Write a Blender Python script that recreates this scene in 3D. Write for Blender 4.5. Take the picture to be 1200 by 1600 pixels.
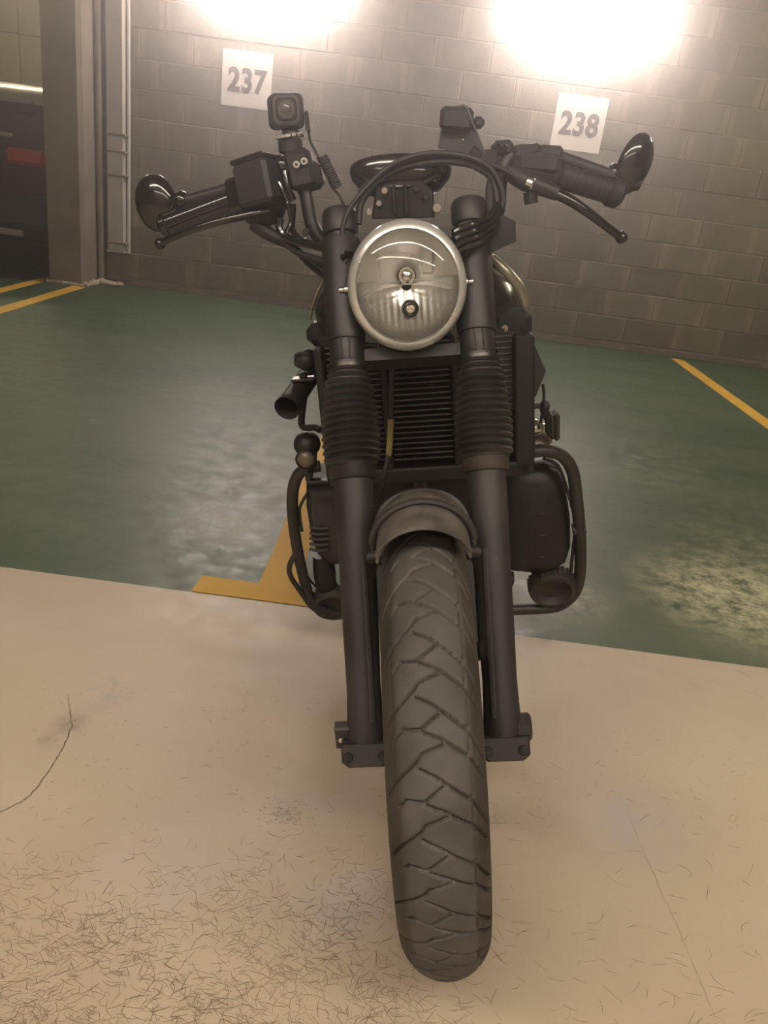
import bpy, math, random
import numpy as np
from mathutils import Vector, Matrix
random.seed(7)
PI = math.pi
R = math.radians
scene = bpy.context.scene
for o in list(bpy.data.objects):
    bpy.data.objects.remove(o)

# ------------------------------------------------------------------ camera
CAM = dict(h=1.08, pitch=22.6, yaw=-0.1, roll=7.5, f=1253.0)
def cam_axes():
    p, y, r_ = R(CAM['pitch']), R(CAM['yaw']), R(CAM['roll'])
    f = Vector((math.sin(y)*math.cos(p), math.cos(y)*math.cos(p), -math.sin(p)))
    r = Vector((math.cos(y), -math.sin(y), 0))
    u = r.cross(f)
    c, s = math.cos(r_), math.sin(r_)
    return c*r+s*u, -s*r+c*u, f
cr, cu, cf = cam_axes()
cd = bpy.data.cameras.new('camera')
cam = bpy.data.objects.new('camera', cd)
scene.collection.objects.link(cam)
scene.camera = cam
cam.matrix_world = Matrix(((cr.x, cu.x, -cf.x, 0), (cr.y, cu.y, -cf.y, 0), (cr.z, cu.z, -cf.z, CAM['h']), (0, 0, 0, 1)))
cd.sensor_fit = 'VERTICAL'
cd.sensor_height = 36.0
cd.lens = 36.0*CAM['f']/1600.0
cd.clip_start = 0.02
cd.clip_end = 60

# ------------------------------------------------------------------ world, exposure
world = bpy.data.worlds.new('world')
scene.world = world
world.use_nodes = True
world.node_tree.nodes['Background'].inputs[0].default_value = (0.75, 0.62, 0.5, 1)
world.node_tree.nodes['Background'].inputs[1].default_value = 0.05
vs = scene.view_settings
vs.view_transform = 'Standard'
vs.look = 'None'
vs.gamma = 1
vs.use_curve_mapping = False
vs.exposure = 0.45

LAMP_WALL = 46.0        # emission of the two wall lamps
LAMP_AISLE = 36.0       # emission of the aisle tubes
HAZE = 0.055
WARM = (1.0, 0.80, 0.60)

# ------------------------------------------------------------------ helpers
def wray(px, py):
    d = cf + cr*((px-600)/CAM['f']) + cu*((800-py)/CAM['f'])
    return Vector((0, 0, CAM['h'])), d
def W(px, py, Y):                       # world point seen at a pixel, on the plane y = Y
    o, d = wray(px, py)
    return o + d*(Y/d.y)
def Wf(px, py, z=0.0):                  # world point on the floor
    o, d = wray(px, py)
    return o + d*((z-o.z)/d.z)
BIKE = Matrix.Translation((0.179, 0.996, 0.002)) @ Matrix.Rotation(R(1.6), 4, 'Z') @ Matrix.Rotation(R(-11.1), 4, 'Y')
BINV = BIKE.inverted()
def P(px, py, y):                       # point in the motorcycle's own frame (x right, y back, z up)
    o, d = wray(px, py)
    o = BINV @ o
    d = BINV.to_3x3() @ d
    return o + d*((y-o.y)/d.y)

class MB:
    def __init__(s):
        s.v = []; s.f = []
    def add(s, vs_, fs):
        n = len(s.v)
        s.v += [tuple(v) for v in vs_]
        s.f += [tuple(i+n for i in f) for f in fs]
        return s
    def box(s, c, d, rot=None, bev=0.0):
        hx, hy, hz = d[0]/2, d[1]/2, d[2]/2
        b = min(bev, hx*.9, hy*.9, hz*.9)
        if b <= 0:
            vs_ = [Vector((x, y, z)) for x in (-hx, hx) for y in (-hy, hy) for z in (-hz, hz)]
            fs = [(0, 1, 3, 2), (4, 6, 7, 5), (0, 4, 5, 1), (2, 3, 7, 6), (0, 2, 6, 4), (1, 5, 7, 3)]
        else:
            vs_ = []; idx = {}
            for sx in (-1, 1):
                for sy in (-1, 1):
                    for sz in (-1, 1):
                        for k, (bx, by, bz) in enumerate(((0, b, b), (b, 0, b), (b, b, 0))):
                            idx[(sx, sy, sz, k)] = len(vs_)
                            vs_.append(Vector((sx*(hx-bx), sy*(hy-by), sz*(hz-bz))))
            fs = []
            def q(k, a):
                fs.append([idx[(*t, k)] for t in a])
            for sx in (-1, 1): q(0, [(sx, -1, -1), (sx, 1, -1), (sx, 1, 1), (sx, -1, 1)][::sx])
            for sy in (-1, 1): q(1, [(-1, sy, -1), (-1, sy, 1), (1, sy, 1), (1, sy, -1)][::sy])
            for sz in (-1, 1): q(2, [(-1, -1, sz), (1, -1, sz), (1, 1, sz), (-1, 1, sz)][::sz])
            for sy in (-1, 1):
                for sz in (-1, 1): fs.append([idx[(-1, sy, sz, 1)], idx[(1, sy, sz, 1)], idx[(1, sy, sz, 2)], idx[(-1, sy, sz, 2)]])
            for sx in (-1, 1):
                for sz in (-1, 1): fs.append([idx[(sx, -1, sz, 0)], idx[(sx, 1, sz, 0)], idx[(sx, 1, sz, 2)], idx[(sx, -1, sz, 2)]])
            for sx in (-1, 1):
                for sy in (-1, 1): fs.append([idx[(sx, sy, -1, 0)], idx[(sx, sy, 1, 0)], idx[(sx, sy, 1, 1)], idx[(sx, sy, -1, 1)]])
            for sx in (-1, 1):
                for sy in (-1, 1):
                    for sz in (-1, 1): fs.append([idx[(sx, sy, sz, k)] for k in range(3)])
        m = rot.to_3x3() if rot else Matrix.Identity(3)
        c = Vector(c)
        return s.add([c + m @ v for v in vs_], fs)
    def lathe(s, prof, M=None, n=32, sx=1, sy=1, closed=False, a0=0.0, a1=2*PI):
        # profile of (radius, z), turned about z then placed by M
        M = M or Matrix.Identity(4)
        full = abs(a1-a0-2*PI) < 1e-6
        m = n if full else n+1
        vs_ = []
        for r, z in prof:
            for i in range(m):
                a = a0+(a1-a0)*i/n
                vs_.append(M @ Vector((r*math.cos(a)*sx, r*math.sin(a)*sy, z)))
        fs = []
        k = len(prof)
        for j in range(k if closed else k-1):
            j2 = (j+1) % k
            for i in range(n):
                i2 = (i+1) % m
                fs.append((j*m+i, j*m+i2, j2*m+i2, j2*m+i))
        return s.add(vs_, fs)
    def tube(s, pts, r, n=12, smooth=6, closed=False, flat=1.0, caps=True):
        pts = [Vector(p) for p in pts]
        rr = r if isinstance(r, (list, tuple)) else [r]*len(pts)
        if smooth and len(pts) > 2:
            q = []; rq = []
            m = len(pts)
            for i in range(m if closed else m-1):
                g = (lambda k: pts[k % m]) if closed else (lambda k: pts[max(0, min(m-1, k))])
                h = (lambda k: rr[k % m]) if closed else (lambda k: rr[max(0, min(m-1, k))])
                p0, p1, p2, p3 = g(i-1), g(i), g(i+1), g(i+2)
                for t_ in range(smooth):
                    t = t_/smooth
                    q.append(0.5*((2*p1)+(p2-p0)*t+(2*p0-5*p1+4*p2-p3)*t*t+(3*p1-p0-3*p2+p3)*t**3))
                    rq.append(h(i)*(1-t)+h(i+1)*t)
            if not closed:
                q.append(pts[-1]); rq.append(rr[-1])
            pts, rr = q, rq
        m = len(pts)
        up = None
        vs_ = []
        for i, p in enumerate(pts):
            a = pts[(i-1) % m] if closed or i > 0 else p
            b = pts[(i+1) % m] if closed or i < m-1 else p
            d = (b-a).normalized()
            if up is None:
                up = d.orthogonal().normalized()
                if flat != 1.0:
                    up = (Vector((0, 0, 1))-d*d.z).normalized()
            else:
                up = (up-d*up.dot(d)).normalized()
            sd = d.cross(up)
            for k in range(n):
                an = 2*PI*k/n
                vs_.append(p+(up*math.cos(an)*flat+sd*math.sin(an))*rr[i])
        fs = []
        for i in range(m if closed else m-1):
            i2 = (i+1) % m
            for k in range(n):
                k2 = (k+1) % n
                fs.append((i*n+k, i*n+k2, i2*n+k2, i2*n+k))
        if caps and not closed:
            fs.append(tuple(range(n))[::-1])
            fs.append(tuple((m-1)*n+k for k in range(n)))
        return s.add(vs_, fs)
    def cyl(s, a, b, r, n=20, r2=None, bev=0.0):
        a, b = Vector(a), Vector(b)
        r2 = r if r2 is None else r2
        L = (b-a).length
        M = axis_matrix(a, b-a)
        bv = min(bev, r*.6, r2*.6, L*.4)
        pr = [(0, 0), (r-bv, 0)]
        if bv > 0: pr.append((r, bv))
        if bv > 0: pr.append((r2, L-bv))
        pr += [(r2-bv, L), (0, L)]
        return s.lathe(pr, M, n)
    def ball(s, c, rx, ry=None, rz=None, M=None, n=20, m=12):
        ry = ry or rx; rz = rz or rx
        M0 = Matrix.Translation(Vector(c)) @ (M.to_4x4() if M else Matrix.Identity(4)) @ Matrix.Diagonal((rx, ry, rz, 1))
        pr = [(max(1e-5, math.sin(PI*i/m)), -math.cos(PI*i/m)) for i in range(m+1)]
        return s.lathe(pr, M0, n)
    def prism(s, poly, depth, M=None, bev=0.0):
        # polygon in xz, extruded along y by depth (centred), placed by M
        M = M or Matrix.Identity(4)
        n = len(poly)
        cx = sum(p[0] for p in poly)/n; cz = sum(p[1] for p in poly)/n
        def ring(y, inset):
            out = []
            for x, z in poly:
                dx, dz = x-cx, z-cz
                L = math.hypot(dx, dz) or 1
                out.append(M @ Vector((x-dx/L*inset, y, z-dz/L*inset)))
            return out
        h = depth/2
        rings = [ring(-h, bev), ring(-h+bev, 0), ring(h-bev, 0), ring(h, bev)] if bev > 0 else [ring(-h, 0), ring(h, 0)]
        vs_ = [v for r_ in rings for v in r_]
        fs = [tuple(range(n))[::-1], tuple((len(rings)-1)*n+i for i in range(n))]
        for j in range(len(rings)-1):
            for i in range(n):
                i2 = (i+1) % n
                fs.append((j*n+i, j*n+i2, (j+1)*n+i2, (j+1)*n+i))
        return s.add(vs_, fs)
    def loft(s, rings, caps=True):
        n = len(rings[0])
        vs_ = [v for r_ in rings for v in r_]
        fs = []
        for j in range(len(rings)-1):
            for i in range(n):
                i2 = (i+1) % n
                fs.append((j*n+i, j*n+i2, (j+1)*n+i2, (j+1)*n+i))
        if caps:
            fs.append(tuple(range(n))[::-1])
            fs.append(tuple((len(rings)-1)*n+i for i in range(n)))
        return s.add(vs_, fs)

def axis_matrix(o, d, up=None):
    z = Vector(d).normalized()
    x = (Vector(up) if up else z.orthogonal())
    x = (x-z*x.dot(z)).normalized()
    y = z.cross(x)
    return Matrix(((x.x, y.x, z.x, o[0]), (x.y, y.y, z.y, o[1]), (x.z, y.z, z.z, o[2]), (0, 0, 0, 1)))

def obj(name, mb, mat, parent=None, smooth=35, label=None, cat=None, group=None, kind=None, loc=None):
    me = bpy.data.meshes.new(name)
    me.from_pydata(mb.v, [], mb.f)
    me.validate()
    import bmesh
    b = bmesh.new(); b.from_mesh(me)
    bmesh.ops.recalc_face_normals(b, faces=b.faces)
    b.to_mesh(me); b.free()
    if smooth:
        me.polygons.foreach_set('use_smooth', [True]*len(me.polygons))
        try: me.set_sharp_from_angle(angle=R(smooth))
        except Exception: pass
    me.materials.append(mat)
    o = bpy.data.objects.new(name, me)
    scene.collection.objects.link(o)
    if parent: o.parent = parent
    if loc is not None: o.location = loc
    return tag(o, label, cat, group, kind)
def tag(o, label=None, cat=None, group=None, kind=None):
    if label: o['label'] = label
    if cat: o['category'] = cat
    if group: o['group'] = group
    if kind: o['kind'] = kind
    return o
def empty(name, label=None, cat=None, loc=(0, 0, 0), group=None, kind=None, parent=None):
    o = bpy.data.objects.new(name, None)
    scene.collection.objects.link(o)
    o.location = loc
    if parent: o.parent = parent
    return tag(o, label, cat, group, kind)

# ------------------------------------------------------------------ materials
class NT:
    def __init__(s, name):
        s.m = bpy.data.materials.new(name); s.m.use_nodes = True
        s.t = s.m.node_tree
        s.b = s.t.nodes['Principled BSDF']
    def n(s, typ, **kw):
        x = s.t.nodes.new(typ)
        for k, v in kw.items():
            if k in x.inputs: x.inputs[k].default_value = v
            else: setattr(x, k, v)
        return x
    def l(s, a, b): s.t.links.new(a, b)
def V(c): return (c[0], c[1], c[2], 1)
def ramp(t, src, stops):
    r = t.n('ShaderNodeValToRGB')
    while len(r.color_ramp.elements) < len(stops): r.color_ramp.elements.new(0.5)
    for e, (p, c) in zip(r.color_ramp.elements, stops):
        e.position = p; e.color = V(c) if not isinstance(c, float) else (c, c, c, 1)
    t.l(src, r.inputs[0])
    return r.outputs[0]
def mat(name, c1, c2=None, rough=.5, metal=0.0, scale=12.0, bump=0.0, rough2=None, coat=0.0, bscale=None):
    t = NT(name)
    c2 = c2 or tuple(x*1.35 for x in c1)
    tc = t.n('ShaderNodeTexCoord')
    nz = t.n('ShaderNodeTexNoise', Scale=scale, Detail=5.0)
    t.l(tc.outputs['Object'], nz.inputs['Vector'])
    t.l(ramp(t, nz.outputs[0], [(.35, c1), (.68, c2)]), t.b.inputs['Base Color'])
    rr = t.n('ShaderNodeMapRange')
    rr.inputs['To Min'].default_value = rough; rr.inputs['To Max'].default_value = rough2 if rough2 is not None else min(1, rough*1.25)
    t.l(nz.outputs[0], rr.inputs[0]); t.l(rr.outputs[0], t.b.inputs['Roughness'])
    t.b.inputs['Metallic'].default_value = metal
    t.b.inputs['Coat Weight'].default_value = coat
    if bump:
        n2 = t.n('ShaderNodeTexNoise', Scale=bscale or scale*8, Detail=4.0)
        t.l(tc.outputs['Object'], n2.inputs['Vector'])
        bp = t.n('ShaderNodeBump', Strength=bump, Distance=.002)
        t.l(n2.outputs[0], bp.inputs['Height']); t.l(bp.outputs[0], t.b.inputs['Normal'])
    return t.m
m_blackmetal = mat('black_painted_metal', (0.0074,0.0067,0.0067), (0.0133,0.0118,0.0115), rough=.38, scale=9)
m_shroud = mat('satin_black_shroud', (0.0118,0.0104,0.0102), (0.0178,0.0155,0.0152), rough=.42, scale=7)
m_gloss = mat('gloss_black', (0.0059,0.0052,0.0052), (0.0104,0.0089,0.0089), rough=.12, coat=.4, scale=5)
m_plastic = mat('black_plastic', (0.0096,0.0087,0.0085), (0.0148,0.0133,0.0130), rough=.5, scale=14, bump=.1)
m_rubber = mat('black_rubber', (0.0089,0.0078,0.0074), (0.0163,0.0141,0.0130), rough=.55, scale=16, bump=.1)
m_gaiter = mat('gaiter_rubber', (0.0096,0.0085,0.0081), (0.0192,0.0163,0.0148), rough=.4, scale=10)
m_tire = mat('dusty_tire_rubber', (.040, .036, .032), (.072, .065, .058), rough=.62, scale=9, bump=.35, bscale=220, rough2=.8)
def tire_mat():
    t = NT('worn_tire_rubber')
    tc = t.n('ShaderNodeTexCoord')
    sep = t.n('ShaderNodeSeparateXYZ'); t.l(tc.outputs['Object'], sep.inputs[0])
    ab = t.n('ShaderNodeMath', operation='ABSOLUTE'); t.l(sep.outputs[0], ab.inputs[0])
    nz = t.n('ShaderNodeTexNoise', Scale=14.0, Detail=6.0); t.l(tc.outputs['Object'], nz.inputs['Vector'])
    nm = t.n('ShaderNodeMath', operation='MULTIPLY_ADD'); nm.inputs[1].default_value = .012; nm.inputs[2].default_value = -.006
    t.l(nz.outputs[0], nm.inputs[0])
    ad = t.n('ShaderNodeMath', operation='ADD'); t.l(ab.outputs[0], ad.inputs[0]); t.l(nm.outputs[0], ad.inputs[1])
    mr = t.n('ShaderNodeMapRange'); mr.inputs['From Min'].default_value = .036; mr.inputs['From Max'].default_value = .045
    t.l(ad.outputs[0], mr.inputs[0])
    c1 = ramp(t, nz.outputs[0], [(.35, (.048, .044, .040)), (.68, (.082, .076, .069))])
    c2 = ramp(t, nz.outputs[0], [(.35, (.024, .020, .016)), (.68, (.050, .040, .031))])
    mx = t.n('ShaderNodeMix', data_type='RGBA'); t.l(mr.outputs[0], mx.inputs[0]); t.l(c1, mx.inputs[6]); t.l(c2, mx.inputs[7])
    t.l(mx.outputs[2], t.b.inputs['Base Color']); t.b.inputs['Roughness'].default_value = .7
    n2 = t.n('ShaderNodeTexNoise', Scale=260.0, Detail=4.0); t.l(tc.outputs['Object'], n2.inputs['Vector'])
    bp = t.n('ShaderNodeBump', Strength=.3, Distance=.002); t.l(n2.outputs[0], bp.inputs['Height']); t.l(bp.outputs[0], t.b.inputs['Normal'])
    return t.m
m_dust = mat('dusty_fender_plastic', (0.0425,0.0374,0.0306), (0.1105,0.0978,0.0816), rough=.6, scale=26, bump=.3)
m_slider = mat('dusty_black_fork', (0.0163,0.0141,0.0130), (0.0326,0.0281,0.0259), rough=.5, scale=11, bump=.12)
m_band = mat('dusty_brown_band', (0.0296,0.0222,0.0163), (0.0481,0.0370,0.0274), rough=.6, scale=20)
m_engine = mat('black_engine', (0.0044,0.0039,0.0035), (0.0098,0.0085,0.0071), rough=.45, scale=8, bump=.1)
m_rad = mat('radiator_black', (0.0050,0.0042,0.0038), (0.0092,0.0076,0.0067), rough=.5, scale=9)
m_slat = mat('grille_slat_black', (0.0126,0.0105,0.0092), (0.0189,0.0160,0.0139), rough=.45, scale=9)
m_bar = mat('dusty_black_tube', (0.0163,0.0141,0.0118), (0.0311,0.0266,0.0222), rough=.45, scale=12)
m_cap = mat('dusty_cap_plastic', (0.0222,0.0185,0.0148), (0.0385,0.0326,0.0259), rough=.55, scale=22, bump=.2)
m_steel = mat('bright_steel', (.55, .53, .50), (.68, .65, .62), rough=.22, metal=1.0, scale=20)
m_chrome = mat('chrome', (.80, .79, .77), (.88, .87, .85), rough=.07, metal=1.0, scale=6)
m_rim = mat('brushed_headlight_rim', (.60, .60, .57), (.70, .70, .67), rough=.25, metal=.6, scale=8)
m_reflector = mat('reflector_silver', (.88, .87, .85), (.94, .93, .91), rough=.24, metal=.6, scale=4)
m_disc = mat('dark_steel', (.06, .055, .052), (.10, .094, .09), rough=.35, metal=1.0, scale=20)
m_tank = mat('black_tank_paint', (.010, .009, .007), (.016, .014, .011), rough=.2, coat=.6, scale=3)
m_tankhighlight = mat('pale_gold_tank_highlight', (.28, .265, .21), (.36, .34, .27), rough=.25, metal=.6, scale=5)
m_yellow_wire = mat('yellow_sleeve', (.16, .12, .035), (.22, .17, .05), rough=.6, scale=20)
m_lensgrey = mat('smoked_lens', (.085, .068, .048), (.13, .105, .078), rough=.25, scale=20)
m_amber = mat('dark_amber_lens', (.05, .035, .022), (.09, .06, .035), rough=.18, scale=20)
m_camglass = mat('camera_lens_glass', (.03, .03, .033), (.05, .05, .055), rough=.1, scale=20)
m_camgrey = mat('camera_grey_plastic', (.055, .052, .052), (.075, .070, .070), rough=.45, scale=20)
m_mirrorglass = mat('mirror_glass', (.75, .75, .75), (.8, .8, .8), rough=.03, metal=1.0, scale=5)
m_seat = mat('seat_vinyl', (.02, .018, .016), (.032, .028, .025), rough=.5, scale=20, bump=.3)
m_white = mat('white_sign_board', (.66, .62, .58), (.74, .70, .66), rough=.45, scale=6)
m_digit = mat('grey_number_print', (.075, .065, .065), (.10, .09, .09), rough=.6, scale=30)
m_duct = mat('grey_painted_duct', (.36, .34, .30), (.44, .42, .37), rough=.4, scale=7)
m_concrete = mat('column_concrete', (.145, .120, .092), (.22, .185, .145), rough=.8, scale=5, bump=.4, bscale=60)
m_ceil = mat('ceiling_concrete', (.36, .33, .29), (.46, .42, .37), rough=.9, scale=3)
m_sidewall = mat('side_wall_concrete', (.40, .34, .27), (.50, .43, .34), rough=.8, scale=2.5, bump=.3, bscale=60)
m_mortar = mat('grey_mortar', (.20, .17, .13), (.27, .225, .175), rough=.9, scale=14, bump=.4)
m_fitting = mat('lamp_fitting_grey', (.45, .44, .42), (.52, .51, .49), rough=.5, scale=8)
m_carpaint = mat('car_paint_dark_red', (.05, .012, .010), (.06, .015, .013), rough=.15, coat=1.0, scale=3)
m_cargrey = mat('car_trim_grey', (.45, .41, .34), (.52, .48, .41), rough=.25, metal=.5, scale=3)
m_carglass = mat('car_glass', (.035, .032, .028), (.045, .042, .036), rough=.06, coat=1.0, scale=3)
m_taillight = mat('tail_light_red', (.35, .02, .015), (.45, .03, .02), rough=.1, coat=1.0, scale=15)
m_hair = mat('dry_fibre', (.16, .105, .062), (.30, .21, .135), rough=.8, scale=6)
m_crack = mat('crack_dark', (.085, .060, .042), (.16, .12, .085), rough=.9, scale=60)
m_gap = mat('dark_gap', (.03, .028, .022), (.05, .045, .035), rough=.9)

def glass_mat():
    t = NT('clear_lens_glass')
    for x in list(t.t.nodes):
        if x.type != 'OUTPUT_MATERIAL': t.t.nodes.remove(x)
    out = [x for x in t.t.nodes if x.type == 'OUTPUT_MATERIAL'][0]
    tr = t.n('ShaderNodeBsdfTransparent'); tr.inputs[0].default_value = (.96, .96, .95, 1)
    gl = t.n('ShaderNodeBsdfGlossy'); gl.inputs['Roughness'].default_value = .03
    lw = t.n('ShaderNodeFresnel'); lw.inputs['IOR'].default_value = 1.6
    mx = t.n('ShaderNodeMixShader')
    t.l(lw.outputs[0], mx.inputs[0]); t.l(tr.outputs[0], mx.inputs[1]); t.l(gl.outputs[0], mx.inputs[2]); t.l(mx.outputs[0], out.inputs[0])
    return t.m
m_glass = glass_mat()
def emit_mat(name, col, st):
    t = NT(name)
    t.b.inputs['Base Color'].default_value = (.8, .8, .8, 1)
    t.b.inputs['Emission Color'].default_value = V(col)
    t.b.inputs['Emission Strength'].default_value = st
    return t.m
m_lampwall = emit_mat('wall_lamp_diffuser', (1.0, .85, .78), LAMP_WALL)
m_lampaisle = emit_mat('aisle_tube_diffuser', (1.0, .86, .71), LAMP_AISLE)
m_lampadded = emit_mat('added_tube_diffuser', (1.0, .86, .71), 20)
m_lampbay = emit_mat('side_bay_diffuser', (1.0, .86, .56), 55)

def block_mat():
    # concrete block: mortar smeared paler near both ends, per-block tint, fine pitting
    t = NT('concrete_block')
    tc = t.n('ShaderNodeTexCoord')
    oi = t.n('ShaderNodeObjectInfo')
    sep = t.n('ShaderNodeSeparateXYZ'); t.l(tc.outputs['Object'], sep.inputs[0])
    ab = t.n('ShaderNodeMath', operation='ABSOLUTE'); t.l(sep.outputs[0], ab.inputs[0])
    off = t.n('ShaderNodeVectorMath', operation='ADD'); t.l(tc.outputs['Object'], off.inputs[0])
    cmb = t.n('ShaderNodeCombineXYZ'); sc = t.n('ShaderNodeMath', operation='MULTIPLY'); sc.inputs[1].default_value = 53.0
    t.l(oi.outputs['Random'], sc.inputs[0]); t.l(sc.outputs[0], cmb.inputs[1]); t.l(cmb.outputs[0], off.inputs[1])
    nz = t.n('ShaderNodeTexNoise', Scale=9.0, Detail=5.0); t.l(off.outputs[0], nz.inputs['Vector'])
    nm = t.n('ShaderNodeMath', operation='MULTIPLY_ADD'); nm.inputs[1].default_value = .05; nm.inputs[2].default_value = -.025
    t.l(nz.outputs[0], nm.inputs[0])
    ad = t.n('ShaderNodeMath', operation='ADD'); t.l(ab.outputs[0], ad.inputs[0]); t.l(nm.outputs[0], ad.inputs[1])
    edge = t.n('ShaderNodeMapRange'); edge.inputs['From Min'].default_value = .146; edge.inputs['From Max'].default_value = .162
    t.l(ad.outputs[0], edge.inputs[0])
    ef = t.n('ShaderNodeMath', operation='MULTIPLY'); t.l(edge.outputs[0], ef.inputs[0])
    # smear strength differs from block to block
    st = t.n('ShaderNodeMapRange'); st.inputs['To Min'].default_value = .25; st.inputs['To Max'].default_value = 1.0
    t.l(oi.outputs['Random'], st.inputs[0]); t.l(st.outputs[0], ef.inputs[1])
    face = ramp(t, nz.outputs[0], [(.3, (.118, .103, .074)), (.7, (.172, .150, .110))])
    end = ramp(t, nz.outputs[0], [(.3, (.18, .149, .111)), (.7, (.24, .198, .15))])
    mx = t.n('ShaderNodeMix', data_type='RGBA')
    t.l(ef.outputs[0], mx.inputs[0]); t.l(face, mx.inputs[6]); t.l(end, mx.inputs[7])
    hv = t.n('ShaderNodeHueSaturation')
    vv = t.n('ShaderNodeMapRange'); vv.inputs['To Min'].default_value = .85; vv.inputs['To Max'].default_value = 1.15
    t.l(oi.outputs['Random'], vv.inputs[0]); t.l(vv.outputs[0], hv.inputs['Value']); t.l(mx.outputs[2], hv.inputs['Color'])
    t.l(hv.outputs[0], t.b.inputs['Base Color'])
    t.b.inputs['Roughness'].default_value = .75
    n2 = t.n('ShaderNodeTexNoise', Scale=70.0, Detail=4.0); t.l(off.outputs[0], n2.inputs['Vector'])
    bp = t.n('ShaderNodeBump', Strength=.5, Distance=.004); t.l(n2.outputs[0], bp.inputs['Height']); t.l(bp.outputs[0], t.b.inputs['Normal'])
    return t.m
m_block = block_mat()

def floor_mat(name, c1, c2, blobs, rough, rough2, stretch, bump, streak=(.45, .7), seed=0.0):
    # painted / sealed concrete: mottling, fine specks, blotches at given places, some worn paint, some painted-in lamp reflections
    t = NT(name)
    geo = t.n('ShaderNodeNewGeometry')
    mp = t.n('ShaderNodeMapping'); mp.inputs['Scale'].default_value = stretch; mp.inputs['Location'].default_value = (seed, seed*.7, 0)
    t.l(geo.outputs['Position'], mp.inputs[0])
    n1 = t.n('ShaderNodeTexNoise', Scale=1.0, Detail=6.0, Roughness=.6, Distortion=.6); t.l(mp.outputs[0], n1.inputs['Vector'])
    col = ramp(t, n1.outputs[0], [(streak[0]-.1, c1), (streak[1], c2)])
    n3 = t.n('ShaderNodeTexNoise', Scale=14.0, Detail=6.0, Roughness=.75); t.l(geo.outputs['Position'], n3.inputs['Vector'])
    cur = col
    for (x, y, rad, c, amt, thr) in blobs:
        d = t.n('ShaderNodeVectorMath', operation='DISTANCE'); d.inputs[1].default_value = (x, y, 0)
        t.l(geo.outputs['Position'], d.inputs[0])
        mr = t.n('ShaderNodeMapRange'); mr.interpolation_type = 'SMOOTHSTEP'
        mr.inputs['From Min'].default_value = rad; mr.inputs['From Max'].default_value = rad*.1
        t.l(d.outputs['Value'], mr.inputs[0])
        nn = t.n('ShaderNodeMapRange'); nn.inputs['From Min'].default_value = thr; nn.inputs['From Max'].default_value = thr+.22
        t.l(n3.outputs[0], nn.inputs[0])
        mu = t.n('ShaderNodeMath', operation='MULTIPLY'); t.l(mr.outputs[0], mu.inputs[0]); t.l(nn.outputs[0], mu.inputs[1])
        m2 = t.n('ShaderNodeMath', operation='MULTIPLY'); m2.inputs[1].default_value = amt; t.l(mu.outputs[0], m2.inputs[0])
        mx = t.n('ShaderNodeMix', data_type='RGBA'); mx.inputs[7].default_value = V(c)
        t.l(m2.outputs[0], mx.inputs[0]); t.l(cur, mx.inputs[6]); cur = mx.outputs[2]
    # small dark specks
    n4 = t.n('ShaderNodeTexNoise', Scale=70.0, Detail=3.0, Roughness=.6); t.l(geo.outputs['Position'], n4.inputs['Vector'])
    sp = t.n('ShaderNodeMapRange'); sp.inputs['From Min'].default_value = .69; sp.inputs['From Max'].default_value = .76; sp.inputs['To Max'].default_value = .5
    t.l(n4.outputs[0], sp.inputs[0])
    mx = t.n('ShaderNodeMix', data_type='RGBA'); mx.inputs[7].default_value = V(tuple(v*.4 for v in c1))
    t.l(sp.outputs[0], mx.inputs[0]); t.l(cur, mx.inputs[6]); cur = mx.outputs[2]
    t.l(cur, t.b.inputs['Base Color'])
    rr = t.n('ShaderNodeMapRange'); rr.inputs['From Min'].default_value = .3; rr.inputs['From Max'].default_value = .7
    rr.inputs['To Min'].default_value = rough; rr.inputs['To Max'].default_value = rough2
    t.l(n3.outputs[0], rr.inputs[0]); t.l(rr.outputs[0], t.b.inputs['Roughness'])
    m3 = t.n('ShaderNodeMapping'); m3.inputs['Scale'].default_value = (6, 11, 6); t.l(geo.outputs['Position'], m3.inputs[0])
    n5 = t.n('ShaderNodeTexNoise', Scale=1.0, Detail=5.0); t.l(m3.outputs[0], n5.inputs['Vector'])
    bp = t.n('ShaderNodeBump', Strength=bump, Distance=.01); t.l(n5.outputs[0], bp.inputs['Height']); t.l(bp.outputs[0], t.b.inputs['Normal'])
    return t.m
m_beige = floor_mat('beige_sealed_floor', (.435, .362, .268), (.50, .425, .322), [
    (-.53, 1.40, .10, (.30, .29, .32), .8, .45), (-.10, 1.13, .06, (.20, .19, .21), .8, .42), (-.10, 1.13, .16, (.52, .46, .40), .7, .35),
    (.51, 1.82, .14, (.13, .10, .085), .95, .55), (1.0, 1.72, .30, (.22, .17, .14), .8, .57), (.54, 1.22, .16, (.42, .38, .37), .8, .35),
    (-.28, .98, .2, (.50, .43, .38), .6, .35), (-1.0, 1.7, .4, (.5, .44, .36), .6, .4), (0.02, .95, .12, (.46, .43, .42), .7, .35), (-.567, 1.285, .05, (.20, .15, .11), .75, .35), (-.585, 1.23, .035, (.20, .15, .11), .5, .35)],
    .38, .62, (1.6, 2.2, 1), .12)
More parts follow.
